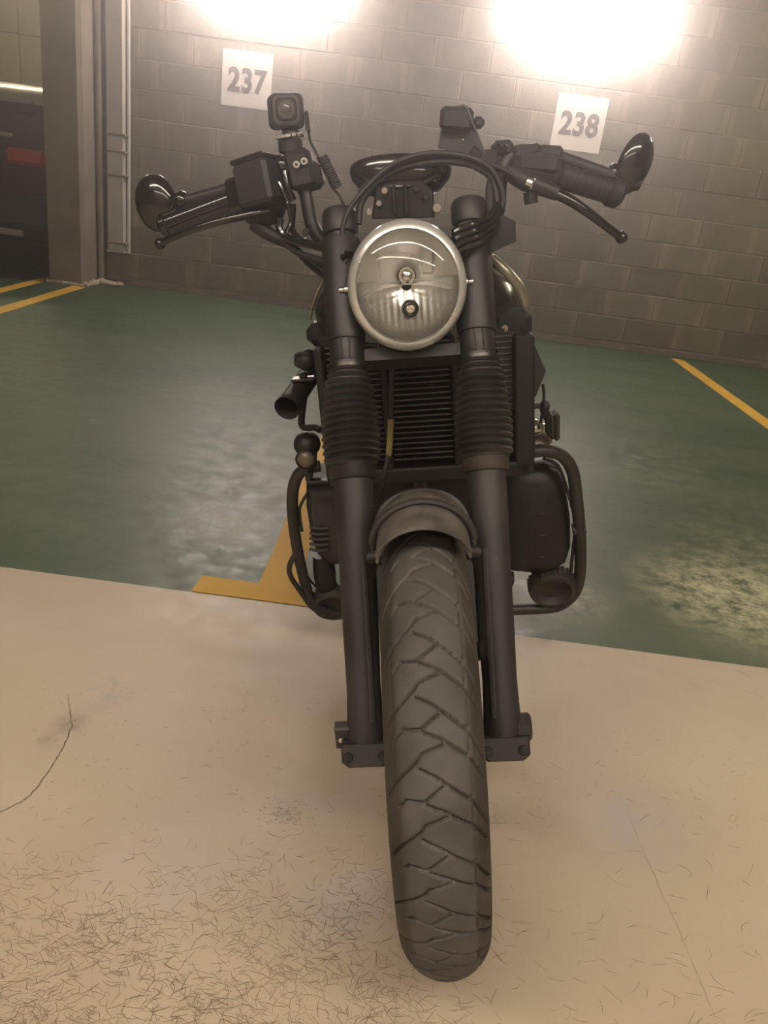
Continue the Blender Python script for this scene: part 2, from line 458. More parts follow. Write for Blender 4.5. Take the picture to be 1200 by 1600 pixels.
m_green = floor_mat('green_painted_floor', (.030, .060, .030), (.064, .094, .052), [  # pale blotches: worn paint, with lamp reflections painted into the colour
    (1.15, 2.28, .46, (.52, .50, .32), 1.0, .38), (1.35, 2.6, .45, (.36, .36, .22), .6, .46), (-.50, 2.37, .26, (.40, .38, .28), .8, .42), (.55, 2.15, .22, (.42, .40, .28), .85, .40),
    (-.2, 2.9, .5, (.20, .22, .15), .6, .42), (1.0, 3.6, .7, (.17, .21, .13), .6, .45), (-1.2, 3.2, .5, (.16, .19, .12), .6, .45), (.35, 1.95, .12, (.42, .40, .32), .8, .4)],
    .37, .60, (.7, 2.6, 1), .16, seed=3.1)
m_yellow = floor_mat('yellow_line_paint', (.50, .285, .024), (.58, .35, .042), [], .62, .75, (3, 3, 3), .1)

# ------------------------------------------------------------------ setting: floors, walls, ceiling
D1, D2, CEIL = 1.87, 6.72, 3.15
XL, XR, YB, YF = -7.5, 6.5, -4.5, 12.0
obj('floor', MB().box(((XL+XR)/2, (YB+D1)/2, -.02), (XR-XL, D1-YB-.004, .04)), m_beige, smooth=0, kind='structure',
    label='beige sealed concrete aisle floor in the foreground')
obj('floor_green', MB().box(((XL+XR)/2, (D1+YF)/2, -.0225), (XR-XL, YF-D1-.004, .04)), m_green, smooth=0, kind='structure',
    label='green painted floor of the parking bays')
obj('floor_joint', MB().box(((XL+XR)/2, D1, -.03), (XR-XL, .02, .04)), m_gap, smooth=0, kind='structure', label='dark joint between the beige and green floors')
obj('ceiling', MB().box(((XL+XR)/2, (YB+YF)/2, CEIL+.05), (XR-XL, YF-YB, .1)), m_ceil, smooth=0, kind='structure', label='concrete garage ceiling')
obj('wall_right', MB().box((XR+.05, (YB+YF)/2, CEIL/2), (.1, YF-YB, CEIL)), m_sidewall, smooth=0, kind='structure', label='concrete side wall at right')
obj('wall_left', MB().box((XL-.05, (YB+YF)/2, CEIL/2), (.1, YF-YB, CEIL)), m_sidewall, smooth=0, kind='structure', label='concrete side wall at left')
obj('wall_front', MB().box(((XL+XR)/2, YB-.05, CEIL/2), (XR-XL, .1, CEIL)), m_sidewall, smooth=0, kind='structure', label='concrete wall behind the viewer')
WL = -2.66
wb = obj('wall_back', MB().box(((WL+XR)/2, D2+.10, CEIL/2), (XR-WL, .2, CEIL)), m_mortar, smooth=0, kind='structure',
         label='back wall of coursed concrete blocks')
BW, BH, J = .40, .20, .007
bme = None
nb = 0
x_start = WL
for row in range(13):
    z = .055+BH*row+BH/2
    sh = (0, .21, .06, .26)[row % 4]
    x = WL-sh
    while x < 5.2:
        x0, x1 = max(x, WL), min(x+BW, XR)
        if x1-x0 > .36:
            if bme is None:
                o = obj('block', MB().box((0, 0, 0), (BW-J, .05, BH-J), bev=.004), m_block, wb, smooth=0)
                bme = o.data
            else:
                o = bpy.data.objects.new('block', bme); scene.collection.objects.link(o); o.parent = wb
            o.location = ((x0+x1)/2, D2+.019+random.uniform(-.003, .003), z)
            nb += 1
        elif x1-x0 > .05:
            o = obj('block', MB().box((0, 0, 0), (x1-x0-J, .05, BH-J), bev=.004), m_block, wb, smooth=0)
            o.location = ((x0+x1)/2, D2+.019, z); nb += 1
        x += BW
# mortar fillet at the foot of the wall, uneven
fm = MB()
rings = []
N = 90
for i in range(N+1):
    x = WL+(2.9-WL)*i/N
    h = .035+.006*math.sin(i*1.7)+random.uniform(-.004, .004); w = .022+.004*math.sin(i*.9+1)+random.uniform(-.003, .003)
    rings.append([Vector((x, D2+.02, 0)), Vector((x, D2-w, 0)), Vector((x, D2-w*.7, h*.5)), Vector((x, D2-.01, h)), Vector((x, D2+.02, h))])
fm.loft(rings)
obj('baseboard_back', fm, mat('foot_mortar', (.07, .055, .042), (.125, .10, .08), rough=.85, scale=9, bump=.5), smooth=25, kind='structure', label='rough mortar fillet at the foot of the block wall')
# neighbouring bay at the left: set further back
obj('wall_side_bay', MB().box((WL-.06, (D2+11.2)/2, CEIL/2), (.12, 11.2-D2, CEIL)), m_sidewall, smooth=0, kind='structure', label='dividing wall of the left bay')
wbay = obj('wall_back_bay', MB().box(((XL+WL)/2, 11.3, CEIL/2), (WL-XL, .2, CEIL)), m_mortar, smooth=0, kind='structure', label='rear wall of the neighbouring bay')
pm = None
for k in range(3):
    for i in range(7):
        o = obj('panel', MB().box((0, 0, 0), (.79, .04, 1.0), bev=.006), m_sidewall, wbay, smooth=0) if pm is None else bpy.data.objects.new('panel', pm)
        if pm is None: pm = o.data
        else: scene.collection.objects.link(o); o.parent = wbay
        o.location = (-2.72+.25-.8*i, 11.19, .62+1.01*k)
# column
col = MB()
cx0, cx1, cy0 = -2.845, -2.565, 6.36
pr = [(cx0, cy0), (cx1-.03, cy0), (cx1, cy0+.03), (cx1, D2+.02), (cx0, D2+.02)]
col.loft([[Vector((x, y, z)) for x, y in pr] for z in (0, CEIL)])
obj('column', col, m_concrete, smooth=20, kind='structure', label='square concrete column between two bays')
m_foot = mat('column_foot_mortar', (.30, .24, .18), (.46, .38, .30), rough=.85, scale=16, bump=.5)
cfm = MB()
for (a, b, w) in (((-2.86, 6.345), (-2.57, 6.345), .018), ((-2.565, 6.35), (-2.55, 6.62), .03)):
    pts = []
    for i in range(14):
        t = i/13
        pts.append((a[0]+(b[0]-a[0])*t, a[1]+(b[1]-a[1])*t+random.uniform(-.006, .006), .006))
    cfm.tube(pts, [w*random.uniform(.5, 1.3) for _ in pts], n=8, smooth=2, flat=.9)
obj('trim_1', cfm, m_foot, kind='structure', label='lumpy mortar around the foot of the column')

# yellow bay lines: flat paint on the floor
def line(name, pts, w0, w1, label):
    m = MB()
    (xa, ya), (xb, yb) = pts
    n = 24
    L = []
    for i in range(n+1):
        t = i/n
        x = xa+(xb-xa)*t; y = ya+(yb-ya)*t; w = (w0+(w1-w0)*t)/2
        L.append((x, y, w+random.uniform(-.002, .002)))
    for i in range(n):
        a, b = L[i], L[i+1]
        m.add([(a[0]-a[2], a[1], -.0005), (a[0]+a[2], a[1], -.0005), (b[0]+b[2], b[1], -.0005), (b[0]-b[2], b[1], -.0005),
               (a[0]-a[2], a[1], -.004), (a[0]+a[2], a[1], -.004), (b[0]+b[2], b[1], -.004), (b[0]-b[2], b[1], -.004)],
              [(0, 1, 2, 3), (0, 3, 7, 4), (1, 5, 6, 2)])
    return obj(name, m, m_yellow, smooth=0, label=label, cat='floor marking')
line('parking_line', [(2.19, 2.2), (2.19, 6.62)], .1, .1, 'yellow bay line at right running from the block wall')
line('parking_line', [(-2.60, 2.2), (-2.60, 6.33)], .1, .1, 'yellow bay line ending at the right corner of the concrete column')
line('parking_line', [(-2.93, 2.2), (-2.93, 9.0)], .09, .09, 'yellow bay line ending left of the column by the dark car')
tm = MB()
T = lambda a: Wf(*a)
xs = -.322
ty0, ty1 = D1+.006, D1+.098
tp = [(-.487, ty0), (-.06, ty0), (-.05, ty1-.002), (xs+.105, ty1-.005), (xs+.105, 6.62), (xs, 6.62), (xs, ty1), (-.482, ty1)]
tm.add([(x, y, -.0003) for x, y in tp]+[(x, y, -.004) for x, y in tp], [(0, 1, 2, 3, 6, 7), (3, 4, 5, 6)]+[(i, (i+1) % 8, (i+1) % 8+8, i+8) for i in range(8)])
obj('parking_line', tm, m_yellow, smooth=0, label='yellow T-shaped bay marking under the left side of the motorcycle', cat='floor marking')

# crack and joint scratches in the beige floor
def ribbon(pts, ws, z=.0006):
    m = MB()
    pts = [Wf(*p) for p in pts]
    q = []
    for i in range(len(pts)-1):
        for k in range(6):
            t = k/6
            q.append((pts[i].lerp(pts[i+1], t)+Vector((random.uniform(-.0015, .0015), random.uniform(-.0015, .0015), 0)), (ws[i]*(1-t)+ws[i+1]*t)*random.uniform(.5, 1.4)))
    q.append((pts[-1], ws[-1]))
    for i in range(len(q)-1):
        a, b = q[i], q[i+1]
        d = (b[0]-a[0]).normalized(); s = Vector((-d.y, d.x, 0))
        m.add([a[0]+s*a[1]+Vector((0, 0, z)), a[0]-s*a[1]+Vector((0, 0, z)), b[0]-s*b[1]+Vector((0, 0, z)), b[0]+s*b[1]+Vector((0, 0, z))], [(0, 1, 2, 3)])
    return m
ck = ribbon([(105, 1085), (109, 1110), (112, 1135), (103, 1160), (92, 1180), (78, 1202), (60, 1228), (45, 1245), (25, 1257), (0, 1270), (-30, 1285)],
            [.0004, .0007, .0014, .0010, .0007, .0009, .0011, .0010, .0008, .0008, .0005])
obj('floor_crack', ck, m_crack, smooth=0, kind='structure', label='thin curved crack in the beige floor at left')
ck = ribbon([(965, 1235), (985, 1280), (1005, 1330), (1030, 1385), (1055, 1440), (1080, 1500), (1105, 1560), (1125, 1610)], [.0002, .0003, .0004, .0004, .0005, .0004, .0005, .0004])
obj('floor_scratch', ck, mat('faint_scratch', (.30, .23, .16), (.36, .28, .20), rough=.7), smooth=0, kind='structure', label='long faint scratch in the beige floor at right')

# dry fibres strewn over the floor (uncountable)
def fibres():
    m = MB()
    def one(px, py, L, wd):
        c = Wf(px, py)
        a = random.gauss(0, .75)+(PI if random.random() < .5 else 0)
        if random.random() < .3: a = random.uniform(0, 2*PI)
        cur = random.gauss(0, .9)
        n = 4
        p = Vector((c.x, c.y, 0)); pts = []
        for i in range(n+1):
            pts.append(p.copy())
            p = p+Vector((math.cos(a), math.sin(a), 0))*(L/n)
            a += cur/n
        k = len(m.v)
        zb = random.uniform(.0004, .0012)
        for i, q in enumerate(pts):
            t = i/n
            d = (pts[min(i+1, n)]-pts[max(i-1, 0)]).normalized(); s = Vector((-d.y, d.x, 0))
            w = wd*(.35+.65*math.sin(PI*(t*.8+.1)))
            m.v.append(tuple(q+s*w+Vector((0, 0, zb)))); m.v.append(tuple(q-s*w+Vector((0, 0, zb)))); m.v.append(tuple(q+Vector((0, 0, zb+w*1.2))))
        for i in range(n):
            b = k+3*i
            m.f.append((b, b+2, b+5, b+3)); m.f.append((b+2, b+1, b+4, b+5))
    rnd = random.Random(11)
    c = 0
    while c < 2700:
        px, py = random.uniform(-60, 1240), random.uniform(1180, 1680)
        d = max(0, min(1, (py-1290)/170))
        d *= 1.0 if px < 560 else max(.07, 1-(px-560)/260)
        d = max(d, .045*max(0, (py-1180)/200))
        cl = .5+.5*math.sin(px*.021+1.3)*math.sin(py*.033+.7*math.sin(px*.011))
        if px > 700: d = max(d, .05)
        if random.random() > d*(.35+.65*cl): continue
        one(px, py, random.uniform(.012, .032)*(1.15 if px > 760 else 1), random.uniform(.00015, .00034))
        c += 1
    for _ in range(230):
        one(random.uniform(50, 1180), random.uniform(1060, 1300), random.uniform(.004, .013), .00028)
    for _ in range(110):
        one(random.gauss(450, 22), random.gauss(1271, 11), random.uniform(.004, .010), .00028)
    return m
obj('floor_fibres', fibres(), m_hair, smooth=0, kind='stuff', label='short brown dry fibres strewn over the beige floor', cat='debris')

# ------------------------------------------------------------------ lamps
def wall_lamp(x, z, label):
    y = D2-.004
    t = empty('wall_lamp', label, 'lamp', (x, y, z))
    t['group'] = 'glowing lamps high on the block wall'
    hw, hh, dp = .56, .18, .20
    def ring(k, yy, n=36):
        out = []
        for i in range(n):
            a = 2*PI*i/n
            ca, sa = math.cos(a), math.sin(a)
            out.append(Vector((math.copysign(abs(ca)**.72, ca)*hw*k, yy, math.copysign(abs(sa)**.85, sa)*hh*k)))
        return out
    obj('back_plate', MB().loft([ring(1.0, 0), ring(1.0, -.03), ring(.97, -.035)]), m_fitting, t)
    d = obj('diffuser', MB().loft([ring(.96, -.036), ring(.95, -.09), ring(.86, -.15), ring(.66, -.19), ring(.36, -.205), ring(.05, -.21)]), m_lampwall, t, smooth=80)
    return t
wall_lamp(-1.33, 2.36, 'glowing wall lamp cut off by the top edge, nearer the column')
wall_lamp(.95, 2.36, 'larger looking glowing wall lamp above the right mirror')
def tube_lamp(x, y, rz, label, m=None, L=1.25, z=CEIL-.05):
    t = empty('ceiling_lamp', label, 'lamp', (x, y, z))
    t.rotation_euler = (0, 0, rz)
    obj('lamp_housing', MB().box((0, 0, .012), (L, .20, .07), bev=.01), m_fitting, t)
    prf = [(-.085, -.022), (-.075, -.065), (-.04, -.088), (.04, -.088), (.075, -.065), (.085, -.022)]
    obj('diffuser', MB().loft([[Vector((s_, a, b)) for a, b in prf] for s_ in (-L/2+.02, L/2-.02)]), m or m_lampaisle, t, smooth=50)
    return t
for lx, lab in ((-2.75, 'ceiling tube lamp over the aisle, first of its row from the left'), (-1.48, 'ceiling tube lamp over the aisle, second of its row from the left'),
                (-.21, 'ceiling tube lamp over the aisle, middle one of its row'), (1.06, 'ceiling tube lamp over the aisle, second of its row from the right'),
                (2.33, 'ceiling tube lamp over the aisle, first of its row from the right')):
    tube_lamp(lx, -.8, 0, lab)
    tube_lamp(lx, -3.5, 0, lab.replace('over the aisle', 'added far behind the viewer to brighten the headlight'), m_lampadded)  # unseen row added to brighten the headlight reflector and bike front
tube_lamp(-3.9, 8.6, 0, 'ceiling tube lamp in the neighbouring left bay', m_lampbay)
tube_lamp(3.4, 5.0, 0, 'ceiling tube lamp in the bay at the far right', m_lampbay)

# ------------------------------------------------------------------ number signs
def sign(text, x, label):
    t = empty('number_sign', label, 'sign', (x, D2-.008, 1.61))
    obj('board', MB().box((0, 0, 0), (.375, .006, .375), bev=.001), m_white, t, smooth=0)
    wd = .098
    for i, ch in enumerate(text):
        cu_ = bpy.data.curves.new('digit', 'FONT')
        cu_.body = ch; cu_.size = .215; cu_.align_x = 'CENTER'; cu_.offset = .004; cu_.extrude = .0004; cu_.bevel_depth = .0042; cu_.bevel_resolution = 1
        tmp = bpy.data.objects.new('tmp', cu_)
        scene.collection.objects.link(tmp)
        dg = bpy.context.evaluated_depsgraph_get()
        me = bpy.data.meshes.new_from_object(tmp.evaluated_get(dg))
        bpy.data.objects.remove(tmp)
        me.name = 'digit'
        me.materials.clear(); me.materials.append(m_digit)
        o = bpy.data.objects.new('digit', me); scene.collection.objects.link(o)
        o.parent = t; o.rotation_euler = (PI/2, 0, 0); o.scale = (.86, 1, 1)
        o.location = ((i-1)*wd+.002, -.0012, -.078+.0)
    return t
sign('237', -1.45, 'white sign reading 237 on the block wall behind the action camera')
sign('238', 1.055, 'white sign reading 238 on the block wall beside the right mirror')

# ------------------------------------------------------------------ duct and drain pipe
dt = empty('cable_duct', 'grey metal cable duct fixed upright on the wall beside the column', 'duct', (-2.415, D2-.01, 0))
obj('channel', MB().box((0, -.055, (.27+1.0)/2), (.125, .085, .73), bev=.004), m_duct, dt, smooth=0, label='pale lower section of the duct')
obj('channel', MB().box((0, -.055, (1.003+CEIL)/2), (.125, .085, CEIL-1.003), bev=.004), mat('duct_galvanised', (.40, .36, .32), (.46, .42, .37), rough=.35, scale=6), dt, smooth=0, label='duller upper section of the duct')
for z in (.33, .83, 1.0, 1.12):
    obj('clamp', MB().box((.01, -.058, z), (.155, .100, .016), bev=.003), m_concrete, dt, smooth=0)
obj('end_flange', MB().box((0, -.055, .262), (.14, .10, .014), bev=.003), m_duct, dt, smooth=0)
obj('cable_strip', MB().box((.080, -.02, 1.2), (.02, .03, 1.9), bev=.004), m_fitting, dt, smooth=0)
dp = MB()
dp.tube([(-2.535, 6.62, 0), (-2.537, 6.62, .5), (-2.54, 6.62, CEIL)], .026, n=16, smooth=2)
obj('drain_pipe', dp, m_concrete, label='thin upright pipe in the corner between column and cable duct', cat='pipe')
fo = MB()
for k in range(9):
    a = k*.35
    fo.ball((-2.53+.07*math.sin(a*2.3)+.018*k, 6.60-.02*(k % 3)+.004*k, .012), .045*random.uniform(.6, 1.1), .03, .022*random.uniform(.6, 1.5))
obj('trim_2', fo, m_foot, kind='structure', label='spilled mortar mound at the foot of the pipe')

# ------------------------------------------------------------------ car in the neighbouring bay
def make_car():
    cx = -3.66; yb = 6.62; hw = .82
    t = empty('car', 'dark red hatchback parked beyond the column, its rear toward us', 'car', (cx, yb, 0))
    def ring(y, w0, w1, z0, z1, zm):
        # rounded body section
        pts = [(-w0*.92, z0), (-w0, z0+.10), (-w0*1.0, zm), (-w1, z1-.06), (-w1*.92, z1), (w1*.92, z1), (w1, z1-.06), (w0*1.0, zm), (w0, z0+.10), (w0*.92, z0)]
        return [Vector((x, y, z)) for x, z in pts]
    body = MB().loft([ring(.03, hw*.93, hw*.88, .30, .82, .6), ring(.0, hw*.96, hw*.9, .27, .87, .6), ring(.14, hw, hw*.93, .20, .95, .6), ring(.5, hw, hw*.94, .18, .97, .6),
                      ring(2.6, hw, hw*.94, .18, .94, .6), ring(3.3, hw, hw*.9, .2, .82, .55), ring(3.75, hw*.9, hw*.8, .26, .62, .45)])
    b = obj('body', body, m_carpaint, t, smooth=40)
    cab = MB()
    def cr_(y, w0, w1, z0, z1):
        return [Vector((-w0, y, z0)), Vector((-w1, y, z1-.05)), Vector((-w1*.9, y, z1)), Vector((w1*.9, y, z1)), Vector((w1, y, z1-.05)), Vector((w0, y, z0))]
    cab.loft([cr_(.06, hw*.9, hw*.84, .86, .90), cr_(.30, hw*.92, hw*.80, .90, 1.30), cr_(.42, hw*.92, hw*.80, .90, 1.37), cr_(1.6, hw*.92, hw*.80, .9, 1.42), cr_(2.7, hw*.92, hw*.82, .9, .96)])
    obj('cabin', cab, m_carglass, t, smooth=40)
    obj('roof', MB().loft([[Vector((sx*x, y, z)) for sx, x, z in ((-1, .67, z0), (-1, .62, z0+.035), (1, .62, z0+.035), (1, .67, z0), (1, .6, z0-.03), (-1, .6, z0-.03))]
                           for y, z0 in ((.22, 1.285), (.26, 1.32), (.5, 1.365), (1.5, 1.405), (1.9, 1.36))]), m_cargrey, t, smooth=40, label='pale roof edge with spoiler')
    for s_ in (-1, 1):
        tl = MB().box((s_*.56, -.005, .875), (.32, .10, .12), bev=.03)
        obj('tail_light', tl, m_taillight, t)
    obj('bumper', MB().box((0, .0, .47), (1.5, .16, .26), bev=.05), mat('bumper_black', (.02, .018, .016), (.03, .026, .022), rough=.5), t)
    obj('bumper_strip', MB().box((-.02, -.085, .315), (1.12, .03, .05), bev=.012), m_cargrey, t)
    obj('trunk_handle', MB().box((0, -.02, 1.02), (.92, .04, .03), bev=.01), m_cargrey, t)
    obj('license_plate', MB().box((0, -.03, .70), (.5, .02, .11), bev=.004), m_white, t)
    for sx in (-1, 1):
        for yy in (.75, 3.0):
            M_ = axis_matrix((sx*(hw-.20), yy, .30), (sx, 0, 0))
            w = obj('wheel', MB().lathe([(.0, .02), (.17, .02), (.19, 0), (.28, 0), (.30, .02), (.30, .17), (.28, .19), (.19, .19), (.17, .16), (.05, .17), (0, .17)], M_, 28), m_rubber, t)
    return t
make_car()

# ==================================================================== MOTORCYCLE
bike = empty('motorcycle', 'dusty matt black motorcycle with round headlight standing on the aisle floor, seen head-on', 'motorcycle')
bike.matrix_world = BIKE
RK = R(27.5)
AX = Vector((0, math.sin(RK), math.cos(RK)))       # up the fork
FW = Vector((0, -math.cos(RK), math.sin(RK)))      # forward, square to the fork
WR = .327
HUB = Vector((0, 0, WR))
def F(s_, l, off=0.0, x=.103):
    return HUB + Vector((s_*x, 0, 0)) + AX*l + FW*off
B = bike

# ---- front tyre with cut tread
def tire_mesh(rad, ht=.052, ht_arc=True):
    NT_, NS = 1100, 92
    P0 = 26                                      # pattern repeats
    segs = [[(-.68, 0), (-.28, -.31), (-.2, -.42), (.15, -.54)], [(-.62, -.65), (-.5, -.77), (-.2, -.75), (.1, -.96)],
            [(-.25, -.21), (0, -.10), (.6, .31)], [(-.15, -.71), (.1, -.62), (.55, -.35)], [(.57, -.79), (.57, -.35)],
            [(.6, .31), (.95, .78)], [(.6, -.32), (.92, .05)], [(-.68, 0), (-.95, .30)]]
    C = 2*PI*rad/P0
    half = .074
    L = []
    for poly in segs:
        for a, b in zip(poly[:-1], poly[1:]):
            L.append((a[0]*half, a[1]*C, b[0]*half, b[1]*C))
    s_ = np.linspace(-1.18, 1.18, NS)*half
    th = np.linspace(0, 2*PI, NT_, endpoint=False)
    S, TH = np.meshgrid(s_, th)
    V_ = (-TH*rad) % C                             # distance along the tread
    D = np.full(S.shape, 1.0)
    for ax, ay, bx, by in L:
        for k in (-1, 0, 1, 2):
            ay2, by2 = ay+k*C, by+k*C
            dx, dy = bx-ax, by2-ay2
            t = np.clip(((S-ax)*dx+(V_-ay2)*dy)/(dx*dx+dy*dy), 0, 1)
            D = np.minimum(D, np.hypot(S-(ax+t*dx), V_-(ay2+t*dy)))
    # long shallow rib line along each shoulder
    rib = np.minimum(np.abs(S+.68*half), np.abs(S-.60*half))
    depth = .0046*np.clip((.0021-D)/.0010, 0, 1)
    depth = np.maximum(depth, .0010*np.clip((.0018-rib)/.0012, 0, 1))
    # cross-section: crown arc then sidewall
    a = S/.060                                    # arc angle
    rt = .060
    X = np.sin(np.clip(a, -1.25, 1.25))*rt
    Z = (np.cos(np.clip(a, -1.25, 1.25))-1)*rt
    over = np.clip(np.abs(a)-1.25, 0, None)
    Z -= over*rt*.95
    X += np.sign(a)*over*rt*.1
    nx, nz = np.sin(np.clip(a, -1.4, 1.4)), np.cos(np.clip(a, -1.4, 1.4))
    X = X*1.02-nx*depth; Z = Z-nz*depth
    rr = rad+Z
    VX = X; VY = -rr*np.cos(TH); VZ = rr*np.sin(TH)
    vs_ = np.stack([VX, VY, VZ], -1).reshape(-1, 3)
    m = MB()
    m.v = [tuple(v) for v in vs_.tolist()]
    f = []
    for i in range(NT_):
        i2 = (i+1) % NT_
        for j in range(NS-1):
            f.append((i*NS+j, i*NS+j+1, i2*NS+j+1, i2*NS+j))
    m.f = f
    return m
def shift(mb, d):
    mb.v = [(v[0]+d[0], v[1]+d[1], v[2]+d[2]) for v in mb.v]
    return mb
tire = obj('front_tire', shift(tire_mesh(WR), HUB), tire_mat(), B, smooth=60)
# sidewalls down to the bead, as a lathe
def ringprof(prof, c, n=96):
    return MB().lathe(prof, axis_matrix(c, (1, 0, 0)), n)
obj('sidewall', ringprof([(.272, -.047), (.268, -.0580), (.258, -.0585), (.243, -.053), (.232, -.040), (.232, .040), (.243, .053), (.258, .0585), (.268, .0580), (.272, .047)], HUB), m_tire, tire)
hm = MB()
for i in range(520):
    th = random.uniform(-.5, 1.7)
    sgn = -1 if random.random() < .6 else 1
    a = 1.22*sgn+random.uniform(-.12, .12)*sgn
    L_ = random.uniform(.002, .0055)
    x = math.sin(a)*.0565; rr = WR+(math.cos(a)-1)*.060
    p = HUB+Vector((x, -rr*math.cos(th), rr*math.sin(th)))
    d = Vector((sgn*.95, -.3*math.cos(th)+random.uniform(-.3, .3), .3*math.sin(th)+random.uniform(-.3, .3))).normalized()
    q = p+d*L_
    s2 = d.orthogonal().normalized()*.00022; s3 = d.cross(s2)
    hm.add([p+s2, p-s2*.5+s3, p-s2*.5-s3, q], [(0, 1, 3), (1, 2, 3), (2, 0, 3)])
obj('rubber_whiskers', hm, m_rubber, tire, smooth=0, kind='stuff')
whl = obj('front_rim', ringprof([(.236, -.038), (.240, -.046), (.228, -.046), (.222, -.030), (.210, -.012), (.207, 0), (.210, .012), (.222, .030), (.228, .046), (.240, .046), (.236, .038), (.225, 0)], HUB), m_blackmetal, B)
obj('hub', MB().lathe([(0, -.065), (.030, -.065), (.036, -.05), (.036, .05), (.030, .065), (0, .065)], axis_matrix(HUB, (1, 0, 0)), 24), m_blackmetal, whl)
sp0 = None
for i in range(32):
    a = 2*PI*i/32; s_ = 1 if i % 2 else -1
    a2 = a+(.5 if (i//2) % 2 else -.5)
    p = HUB+Vector((s_*.045, -.034*math.cos(a2), .034*math.sin(a2))); q = HUB+Vector((s_*.006, -.212*math.cos(a), .212*math.sin(a)))
    obj('spoke', MB().cyl(p, q, .0018, n=6), m_disc, whl)
dsc = MB()
dsc.lathe([(.06, .064), (.105, .064), (.105, .068), (.06, .068)], axis_matrix(HUB, (1, 0, 0)), 64, closed=True)
dsc.lathe([(.035, .060), (.07, .064), (.07, .068), (.035, .064)], axis_matrix(HUB, (1, 0, 0)), 32, closed=True)
obj('brake_disc', dsc, m_disc, whl)
cal = MB().box(HUB+Vector((.085, .125, .10)), (.05, .10, .075), bev=.012)
obj('brake_caliper', cal, m_engine, B)

# ---- front fender
def fender():
    m = MB()
    rings = []
    rf = .366
    for i in range(34):
        t = i/33
        th = R(81+t*90)
        edge = max(0, 1-t*7)
        ring = []
        n = 18
        for k in range(n+1):
            a = -1.25+2.5*k/n
            # side edges sweep back: front lip arches
            x = math.sin(a)*.066
            rr = rf+(math.cos(a)-1)*.062-(.0 if abs(a) < 1.1 else (abs(a)-1.1)*.03)
            dth = -.03*(1-math.cos(a*.95))*edge*0.9
            th2 = th+dth
            ring.append((x, rr, th2))
        outer = [Vector((x, -rr*math.cos(q), rr*math.sin(q)))+HUB for x, rr, q in ring]
        inner = [Vector((x*.955, -(rr-.004)*math.cos(q), (rr-.004)*math.sin(q)))+HUB for x, rr, q in ring][::-1]
        rings.append(outer+inner)
    m.loft(rings)
    return m
fn = obj('front_fender', fender(), m_dust, B, smooth=45)
def arc_pts(th, rr0, w=.074, n=15, a1=1.5):
    out = []
    for k in range(n+1):
        a = -a1+2*a1*k/n
        out.append(HUB+Vector((math.sin(a)*w, -(rr0+(math.cos(a)-1)*.062)*math.cos(th), (rr0+(math.cos(a)-1)*.062)*math.sin(th))))
    return out
obj('fender_brace', MB().tube(arc_pts(R(91.5), .369, .070), .0055, n=8, smooth=2), m_slider, fn)
obj('fender_lip', MB().tube(arc_pts(R(80.5), .3655, .0655, a1=1.2), .0028, n=6, smooth=2), m_dust, fn)
obj('fender_hoop', MB().tube([F(-1, .21, .0, .085), F(-1, .30, .015, .072), F(-1, .345, .02, .05), F(0, .36, .02, 0), F(1, .345, .02, .05), F(1, .30, .015, .072), F(1, .21, .0, .085)], .008, n=8), m_engine, fn)

